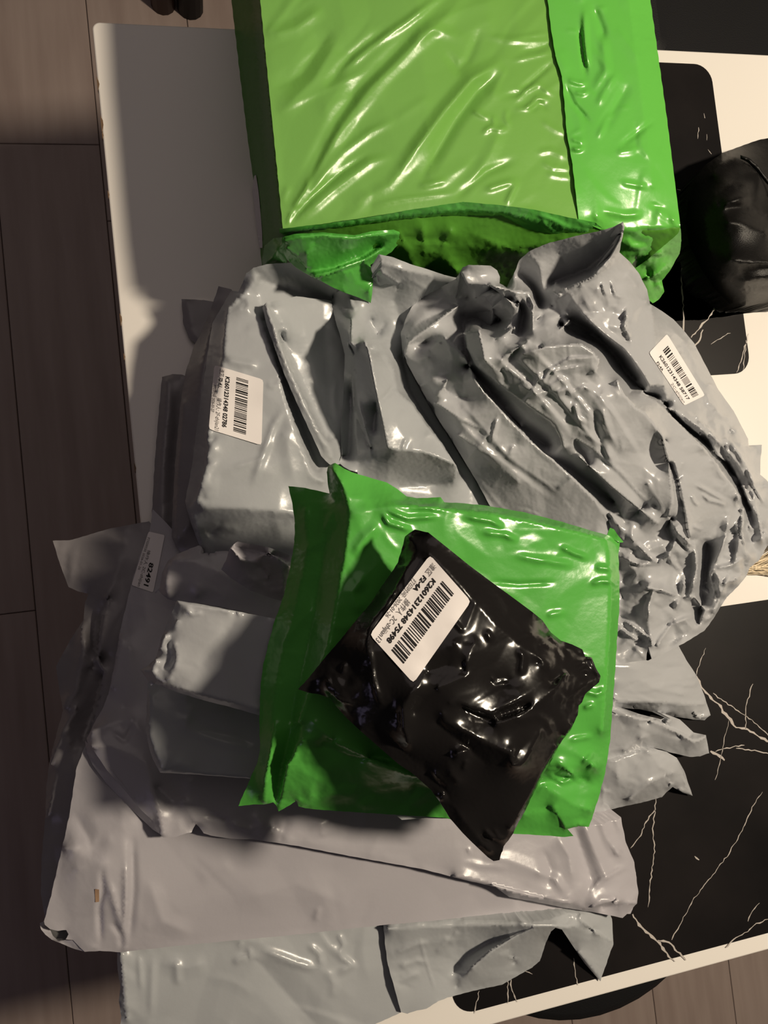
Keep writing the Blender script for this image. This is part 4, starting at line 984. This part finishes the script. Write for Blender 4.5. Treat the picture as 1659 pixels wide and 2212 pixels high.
# --- green mailer in front
dd = parcel('green_mailer', (950, 1400, 8), 'flat bright green mailer lying in front, under the small black parcel')
sheet('bag', dd, 'green2',
      '623,1050,9 660,1054,9.4 712,1066,10.4 709,1050,11 706,1020,12.2 710,1006,12.6 724,1000,13 745,1013,13.4 760,1020,13.4 800,1032,13 835,1042,12.8 858,1056,12.6 878,1072,12.4 900,1076,12.4 952,1074,12.2 960,1085,12.2 1000,1087,12 1050,1092,12 1130,1106,11.8 1210,1126,11.4 1290,1150,11 1322,1158,10.8 1330,1165,10.6 1339,1170,10.6 1336,1200,10.4 1338,1250,10.4 1338,1310,10.4 1333,1380,10.3 1329,1450,10.2 1325,1500,10.2 1318,1600,9.8 1308,1665,9.4 1297,1710,9 1283,1755,8.6 1272,1786,8.4 1250,1785,8.6 1226,1791,8.6 1239,1806,8 1215,1808,8 1180,1805,8.2 1110,1801,8.4 1060,1790,8.4 1000,1775,8.2 955,1766,8 870,1761,7.8 760,1754,7.6 700,1750,7.5 660,1746,7.6 645,1742,7.8 640,1730,8.2 625,1740,8 602,1753,7.6 597,1740,8 590,1733,8 570,1738,7.8 545,1738,7.6 515,1741,7.2 535,1695,7.8 555,1650,8 562,1620,8.2 560,1560,8.4 563,1480,8.6 568,1440,8.6 580,1390,8.6 592,1345,8.8 612,1290,8.8 628,1220,9 636,1170,9.2 637,1130,9.2 632,1090,9',
      '718,1012,13.6 736,1040,14.2 748,1070,14.4 756,1110,14.4 752,1160,14.4 744,1210,14.4 732,1280,14.3 722,1330,14.2 712,1390,14 690,1450,13.8 660,1520,13.2 645,1560,12.8|712,1066,10.6 722,1080,12 740,1075,14|700,1100,11.6 696,1200,11.6 676,1330,11.2 655,1430,11 640,1500,10.6 630,1560,10|662,1100,10.6 668,1180,11 650,1280,10.8 620,1380,10.4 600,1480,10.2 590,1580,10'
      '|640,1530,11 622,1610,9.4 610,1660,8.4 598,1728,7.8|594,1560,10.2 590,1600,10.4 582,1640,10.2 574,1690,9.6 572,1732,8.4|648,1590,11.8 632,1640,11.8 620,1650,11.6 612,1690,10 603,1750,7.8'
      '|760,1110,14.5 850,1092,14.6 960,1100,14.2 1060,1110,13.8 1150,1128,13.4 1250,1150,12.8 1310,1166,12|1310,1166,12 1318,1250,12.2 1316,1350,12.2 1308,1480,12.2 1300,1580,12|680,1560,13.2 720,1600,13 800,1640,12.8 900,1680,12.4 1000,1690,12.2|652,1600,12.4 690,1592,12.6 720,1600,12.2|665,1625,12 700,1610,11.4 760,1635,11.4 840,1640,11.6'
      '|655,1650,11.2 662,1640,11.6|690,1660,11 722,1668,10.6 760,1690,9.8 768,1698,9.4|768,1698,9.6 720,1704,9.6 680,1720,9 640,1730,8.6|790,1705,9.4 870,1690,10.4 950,1680,11 1020,1690,11|800,1720,9 900,1705,9.4 1000,1700,9.6'
      '|1140,1602,12.2 1200,1612,12.2 1250,1630,12 1280,1652,11.6 1290,1660,11.2|1170,1690,10 1220,1680,9.6 1260,1680,9.4 1282,1700,9.2|1180,1700,10.4 1240,1740,10 1278,1750,9.4|1178,1648,11.8 1210,1650,12.2 1240,1675,12|1130,1760,9.6 1180,1745,9.4 1205,1760,9.6 1220,1790,9.2|1195,1745,10 1220,1790,8.8|1222,1790,9 1255,1782,9.2',
      strokes=[('830,1100 880,1120 950,1115', 4, 9), ('825,1105 840,1130 890,1145', 4, 10), ('870,1080 900,1095 960,1100', 3.5, 8), ('1040,1150 1090,1155 1120,1168', 3, 10), ('1000,1115 1060,1125 1090,1140', 3.5, 10), ('1210,1180 1240,1195 1270,1205', 3.5, 9), ('1110,1200 1200,1215 1240,1220', 2.5, 12), ('1285,1225 1330,1230', 3, 9), ('1275,1262 1300,1255 1335,1258', 3.5, 9), ('1060,1256 1120,1262 1200,1258', -2.5, 7), ('1180,1330 1220,1322', 2, 10),
               ('1255,1490 1290,1500 1310,1488', 3.5, 9), ('1260,1530 1285,1522', 3, 8), ('1230,1600 1280,1590', 2.5, 9), ('1180,1670 1215,1690 1245,1680', 4, 8), ('1255,1650 1270,1640 1282,1625', 4, 8), ('1175,1660 1230,1670 1255,1690', 3, 7), ('1265,1670 1285,1650', 3, 7), ('760,1200 790,1160 820,1130', 3, 20), ('780,1330 760,1280 790,1240', 3, 22), ('640,1200 690,1170 720,1100', 2.5, 20), ('600,1400 640,1350 690,1300', 2.5, 24), ('1225,1440 1270,1420', 3, 12), ('1125,1420 1180,1405', 2, 14), ('850,1075 900,1090 950,1085', -3, 8)],
      wr=[('s', 40, 10, 30, (40, 140), 1.6, 14), ('c', 70, 1.0), ('c', 34, 2.8, '650,1700 760,1690 900,1720', 60), ('c', 36, 2.4, '1150,1680 1270,1720', 60), ('c', 34, 0.9, '800,1090 1000,1110 1300,1160', 50)], tmax=6, zb=5.6, step=4, sk=1.15, zoff=11, key='dd')
sheet('seal_tab', dd, 'green2', '1310,1158,10.8 1318,1140,11 1326,1143,11 1334,1155,11 1347,1171,10.6 1338,1172,10.8', step=3, tmax=0.08, zoff=11, key='ddtab')
w = parcel('white_slip', (900, 1766, 6.5), 'thin white slip peeking from under the lower edge of the green mailer', cat='paper')
sheet('slip', w, 'grey2', '840,1750,6.3 868,1771,6.2 920,1767,6.2 990,1769,6.2 1010,1740,6.3', step=5, tmax=0.05, zoff=10, key='slip', jit=0.1)

# --- small black parcel on the green mailer
ee = parcel('black_parcel', (980, 1500, 13), 'small glossy black parcel with barcode label 75498, on top of the green mailer')
sheet('bag', ee, 'black',
      '644,1489,14.2 660,1472,14.6 690,1436,14.8 720,1400,15 760,1352,15 800,1304,15 840,1245,15 860,1215,15.2 868,1186,15.4 876,1158,15.6 896,1144,16 925,1150,17.2 970,1186,17.3 1012,1220,17.2 1060,1256,17 1100,1285,16.8 1150,1322,16.3 1172,1340,14.6 1180,1352,14.8 1190,1366,14.8 1212,1384,14.6 1236,1392,14.6 1258,1403,14.4 1264,1418,14.4 1278,1420,14.4 1286,1440,14.2 1297,1460,14 1294,1474,14 1280,1486,14 1264,1500,14.2 1258,1516,14.2 1250,1524,14.2 1248,1545,14.2 1232,1578,14 1214,1600,14 1190,1645,13.8 1164,1690,13.6 1140,1740,13.4 1106,1804,12.8 1088,1828,12.4 1086,1838,12.4 1082,1846,12.2 1079,1858,12 1066,1860,12 1054,1852,12.2 1020,1820,13.6 1000,1800,14 972,1768,14.4 950,1732,15 930,1705,15.2 890,1670,15.4 860,1650,15.5 820,1615,15.6 780,1580,15.6 750,1552,14.6 728,1528,14.6 714,1508,14.6 690,1500,14.4 665,1496,14.2',
      '885,1160,16.4 905,1190,17.2 928,1196,17.8 960,1226,18 1000,1270,18.1 1025,1300,18.1 1070,1350,18 1120,1392,17.8 1170,1424,17.6 1186,1440,17.4|905,1190,17.2 880,1225,17.2 862,1260,17.2 830,1310,17.4 800,1352,17.6 793,1380,17.6 794,1410,17.6 800,1440,17.4 790,1470,17.2 735,1500,16 715,1480,16 708,1468,16'
      '|708,1468,16 725,1505,15.8 750,1520,15.6 776,1524,16|800,1440,17.4 818,1495,17.6 824,1518,17.4|1186,1440,17.4 1182,1456,17.2 1195,1470,16.8 1225,1455,16.6|1060,1470,17.8 1090,1478,17.6 1104,1462,17.8 1115,1425,17.8|1170,1424,17.6 1172,1440,17.6 1160,1430,17.4'
      '|920,1452,18 966,1436,18.2 984,1388,18.6 1008,1388,18.4 1025,1384,18.4|1025,1384,18.5 1008,1430,18.8 1003,1455,18.6|984,1388,18.6 1003,1445,18.4|944,1487,18.6 1005,1460,18.8 1022,1440,18.6|870,1530,18.4 885,1505,18.6 902,1486,18.6 920,1452,18.2|893,1538,17.8 910,1510,18.0 943,1487,18.4|870,1530,18.4 872,1570,18 882,1605,17.6|856,1540,17.4 860,1580,17.2'
      '|970,1518,18.6 990,1514,18.6 1015,1530,18.6 1060,1540,18.7 1090,1525,18.6 1135,1502,18.2 1175,1470,17.6|1000,1530,17.8 1040,1548,17.8 1066,1562,18|1070,1563,18.6 1120,1545,18.4 1165,1518,18 1198,1488,17.6 1222,1458,17|1080,1545,17.6 1140,1525,17.4'
      '|956,1540,18.4 965,1560,18.2 1012,1582,18.4 1050,1605,18.4 1083,1618,18.6 1105,1632,18.6|1105,1620,18.6 1108,1652,18.4 1130,1650,18 1150,1610,17.8 1165,1580,17.6|940,1560,17.6 990,1600,17.4 1050,1650,17.2|1108,1650,18.2 1120,1620,17.8 1140,1600,17.8|985,1630,17.8 1010,1620,17.8|970,1620,17.2 974,1670,17 990,1690,16.8'
      '|1220,1410,15.4 1235,1440,15.8 1250,1460,15.4|1190,1370,15.6 1212,1420,16 1232,1470,16.2 1230,1500,16|1225,1510,15.8 1260,1480,15.4 1290,1460,14.6|1275,1425,15 1292,1458,14.8|1100,1340,17.3 1150,1375,17 1185,1400,16.6'
      '|1240,1560,15.2 1200,1620,15 1150,1710,14.8 1100,1790,14.2|800,1560,16 880,1630,16 945,1690,15.7 1000,1770,15 1060,1840,13.2|940,1672,16.4 965,1695,16.2|1040,1795,14 1060,1810,13.8 1090,1815,13.4|1045,1805,13.2 1075,1820,13.2|952,1728,15.6 960,1716,15.9',
      strokes=[('858,1260 845,1295 826,1325', 4, 9), ('848,1290 860,1275', 4, 7), ('740,1455 745,1430', 3, 8), ('800,1400 806,1470 820,1520', 3, 9), ('700,1470 712,1498 730,1512 770,1522', 4, 7), ('1120,1400 1130,1420 1125,1460', 3.5, 12), ('1050,1362 1062,1385', 3, 10), ('980,1340 1000,1365', 3, 8), ('1110,1560 1160,1545 1200,1570', 2.5, 16), ('1060,1460 1070,1475 1100,1470', 3, 7), ('1010,1640 1000,1665', 3, 10), ('1180,1560 1200,1590', 3, 14), ('1065,1790 1080,1810 1100,1812', 4, 7), ('1046,1790 1070,1815', 4, 6)],
      wr=[('s', 14, 40, 50, (40, 120), 1.6, 14), ('c', 80, 1.2), ('c', 18, 2.6, '1190,1370 1270,1440 1250,1500', 40), ('c', 18, 1.6, '1060,1840 1080,1820', 40), ('c', 20, 1.6, '715,1490 760,1510', 40)], tmax=4.5, zb=12, step=3.6, zoff=12.3, key='ee')
label(ee, 'ee', [(928.8, 1198.6), (798.6, 1371), (893, 1476), (1017.5, 1299)], (0.08, 0.95, 0.42, 0.70),
      [('K26012314348 75498', 0.135, 0.91, 0.262, 0.085, 0.03, 'ink'), ('淮区', 0.03, 0.155, 0.115, 0.085, 0.0, 'greyink'), ('F2-4A', 0.185, 0.36, 0.115, 0.08, 0.03, 'ink'), ('操作人  2C-zhijian13', 0.47, 0.985, 0.12, 0.09, 0.0, 'greyink'), ('打印时间: 2026-01-26', 0.28, 0.75, 0.015, 0.07, 0.0, 'greyink')], 7)

# ------------------------------------------------------------------ black leather bag at the right
lb = parcel('leather_bag', (1600, 480, 0), 'black padded leather bag with stitched seams at the right table edge', cat='bag')
sheet('padded_body', lb, 'leather',
      '1480,480,2 1488,430,2.5 1502,390,3 1525,355,3.5 1560,330,4 1600,316,4 1640,302,4 1700,290,4 1790,300,4 1820,480,4 1790,620,4 1720,655,3.5 1660,652,3 1610,660,2.5 1575,655,2 1545,625,2 1515,580,2 1490,530,2',
      '1535,380,9.5 1555,350,9 1590,340,9 1625,360,9.2 1650,385,9|1520,470,11 1545,420,12 1580,400,12.4 1612,400,12|1520,470,11 1530,540,11.5 1560,600,11 1600,625,10 1650,625,9.6 1700,620,9.6'
      '|1570,480,14.5 1600,480,14.6 1660,505,14|1575,560,15 1620,570,15 1680,570,15|1545,443,12.6 1570,445,12.8 1600,446,12.7 1625,452,12 1650,468,10.6 1670,490,10|1612,400,12 1620,420,10.6 1640,450,9.6 1660,470,9|1660,420,7.5 1700,440,8|1565,445,14 1600,430,14.2 1618,425,13.2'
      '|1596,580,14 1620,577,13.6 1645,574,13.6 1700,572,13.6|1605,610,12.6 1650,600,13.4 1700,600,13.4',
      wr=[('s', 14, 20, 50, (20, 60), 0.7, 8), ('c', 30, 0.5)], tmax=16, zb=0.1, step=4, infl=0.0, key='lb', smooth=3, taper=0.6)
sheet('piping', lb, 'leather', '1600,335,9.4 1620,342,9.6 1640,360,9.6 1659,386,9.4 1690,420,9 1685,426,9 1655,394,9.2 1634,368,9.3 1616,350,9.4 1600,342,9.2', step=3.5, tmax=0.5, key='lbp', infl=0.35, iw=5)

# straw fringe at the right edge of the frame
fr = parcel('straw_tassel', (1650, 1210, 0), 'straw coloured tassel lying on the white table strip at the right edge', cat='tassel')
rf = random.Random(8)
V, F = [], []
for k in range(46):
    a = np.array([1612 + rf.uniform(-6, 6), 1226 + rf.uniform(-8, 10), 0.25 + rf.uniform(0, 0.5)])
    b = np.array([1760 + rf.uniform(-20, 20), 1190 + rf.uniform(-50, 70), 0.25 + rf.uniform(0, 0.6)])
    n0 = len(V)
    for t in range(7):
        f = t / 6
        c = a * (1 - f) + b * f + np.array([0, math.sin(f * 3.1 + k) * 5, math.sin(f * 3) * 0.3])
        V += [tuple(c + np.array([0, -1.1, 0])), tuple(c + np.array([0, 0, 0.12])), tuple(c + np.array([0, 1.1, 0]))]
    for t in range(6):
        for s in range(3):
            s2 = (s + 1) % 3
            F.append((n0 + 3 * t + s, n0 + 3 * t + s2, n0 + 3 * t + 3 + s2, n0 + 3 * t + 3 + s))
tag(link('fringe', world(V), F, 'fringe', fr), kind='stuff')


# ------------------------------------------------------------------ chairs
def lathe(name, prof, mat, parent, centre, seg=48):
    V, F = [], []
    for k in range(seg):
        a = 2 * math.pi * k / seg
        for r, z in prof:
            V.append((centre[0] + r * math.cos(a), centre[1] + r * math.sin(a), z))
    m = len(prof)
    for k in range(seg):
        l = (k + 1) % seg
        for q in range(m - 1):
            F.append((k * m + q, l * m + q, l * m + q + 1, k * m + q + 1))
    return link(name, V, F, mat, parent)


def tube(name, a, b, r, mat, parent, seg=14, r2=None):
    a, b = np.array(a, float), np.array(b, float)
    r2 = r2 or r
    d = (b - a) / np.linalg.norm(b - a)
    x = np.cross(d, [0.3, 0.9, 0.1])
    x /= np.linalg.norm(x)
    y = np.cross(d, x)
    V, F = [], []
    for c, rr in ((a, r), (b, r2)):
        for k in range(seg):
            t = 2 * math.pi * k / seg
            V.append(tuple(c + rr * (x * math.cos(t) + y * math.sin(t))))
    for k in range(seg):
        l = (k + 1) % seg
        F.append((k, l, seg + l, seg + k))
    F += [tuple(range(seg))[::-1], tuple(range(seg, 2 * seg))]
    return link(name, V, F, mat, parent)


st = empty('round_stool', (0.483, -0.468, 0), 'round black stool tucked under the front edge of the table', 'stool')
R_, SZ, cc_ = 0.251, 0.46, (0.483, -0.468)
lathe('seat', [(0.0001, SZ - 0.06), (R_ * 0.9, SZ - 0.06), (R_ * 0.985, SZ - 0.05), (R_, SZ - 0.03), (R_ * 0.985, SZ - 0.008), (R_ * 0.93, SZ), (R_ * 0.5, SZ + 0.006), (0.0001, SZ + 0.008)], 'blackseat', st, cc_)
for k in range(4):
    a = math.pi / 4 + k * math.pi / 2
    d = np.array([math.cos(a), math.sin(a)])
    p0, p1 = np.array(cc_) + d * R_ * 0.55, np.array(cc_) + d * R_ * 0.7
    tube('leg', (*p1, 0.0), (*p0, SZ - 0.055), 0.013, 'blackseat', st, r2=0.019)

bn = empty('armchair', (0.98, 0.80, 0), 'black upholstered armchair behind the table at the right rear', 'armchair')
prism('seat_cushion', rounded_rect(0.66, 1.36, 0.585, 1.0, 0.05), 0.33, 0.47, 'blackseat', bn, 0.02)
prism('seat_frame', rounded_rect(0.64, 1.38, 0.605, 1.0, 0.03), 0.22, 0.332, 'blackseat', bn, 0.004)
prism('armrest', rounded_rect(0.54, 0.655, 0.59, 1.0, 0.03), 0.22, 0.66, 'blackseat', bn, 0.02)
prism('armrest', rounded_rect(1.365, 1.48, 0.59, 1.0, 0.03), 0.22, 0.66, 'blackseat', bn, 0.02)
for x in (0.68, 1.34):
    for y in (0.645, 0.96):
        tube('leg', (x, y, 0), (x, y, 0.225), 0.02, 'blackseat', bn)

ch = empty('dining_chair', (0.25, 1.32, 0), 'dining chair behind the table with black and brown legs showing at top left', 'chair')
prism('seat', rounded_rect(0.0, 0.46, 1.10, 1.55, 0.05), 0.41, 0.46, 'blackseat', ch, 0.015)
tube('leg', (0.068, 1.115, 0), (0.068, 1.135, 0.415), 0.026, 'blackseat', ch)
tag(tube('leg', (0.016, 1.12, 0), (0.016, 1.14, 0.415), 0.024, 'brown', ch), 'dark brown wooden leg')
tube('leg', (0.43, 1.13, 0), (0.43, 1.15, 0.415), 0.02, 'blackseat', ch)
tube('leg', (0.05, 1.50, 0), (0.05, 1.50, 0.415), 0.02, 'blackseat', ch)
tube('leg', (0.41, 1.50, 0), (0.41, 1.50, 0.415), 0.02, 'blackseat', ch)
prism('backrest', rounded_rect(0.02, 0.44, 1.52, 1.56, 0.015), 0.45, 0.86, 'blackseat', ch, 0.008)


# ------------------------------------------------------------------ let the films lie on one another
ORDER = ['ee', 'ddtab', 'dd', 'slip', 'ff', 'hhf', 'bigtail', 'bigend2', 'bigend', 'bigtop', 'cc', 'bb', 'aaf', 'aa', 'hh', 'gg', 'q3', 'll', 'mm', 'nn', 'o1', 'o1hem', 'oo', 'oorim', 'oolin', 'ppf', 'pp', 'q2', 'q1', 'kk', 'bigtail2', 'bigflap', 'big']
CO = {}
for k in ORDER:
    o, n, par = NV[k]
    a = np.zeros(len(o.data.vertices) * 3)
    o.data.vertices.foreach_get('co', a)
    CO[k] = a.reshape(-1, 3) + np.array(par.location)
BV = {}
for i, k in enumerate(ORDER):
    o, n, par = NV[k]
    V = CO[k]
    lo, hi = V[:, :2].min(0), V[:, :2].max(0)
    for k2 in ORDER[:i]:
        if NV[k2][2] is par:
            continue
        t, l2, h2 = BV[k2]
        if (lo > h2).any() or (hi < l2).any():
            continue
        idx = np.where(((V[:n, :2] > l2) & (V[:n, :2] < h2)).all(1))[0]
        for j in idx:
            h = t.ray_cast(Vector((V[j, 0], V[j, 1], 0.0)), Vector((0, 0, 1)))
            if h[0] is not None and V[j, 2] > h[0][2] - 0.0008:
                V[j, 2] = max(h[0][2] - 0.0008, TZ - 0.2)
    V[n:2 * n, 2] = np.minimum(V[n:2 * n, 2], V[:n, 2] - 0.0005)
    rim = np.array(o['_rim'])
    V[2 * n:2 * n + len(rim), 2] = V[rim, 2]
    V[2 * n + len(rim):, 2] = V[rim + n, 2]
    fs = [tuple(p.vertices) for p in o.data.polygons]
    BV[k] = (BVHTree.FromPolygons([Vector(v) for v in V], [f for f in fs if min(f) >= n and max(f) < 2 * n]), V[:, :2].min(0), V[:, :2].max(0))
    o.data.vertices.foreach_set('co', (V - np.array(par.location)).ravel())
    o.data.update()
for o, n, par in NV.values():
    if '_rim' in o:
        del o['_rim']
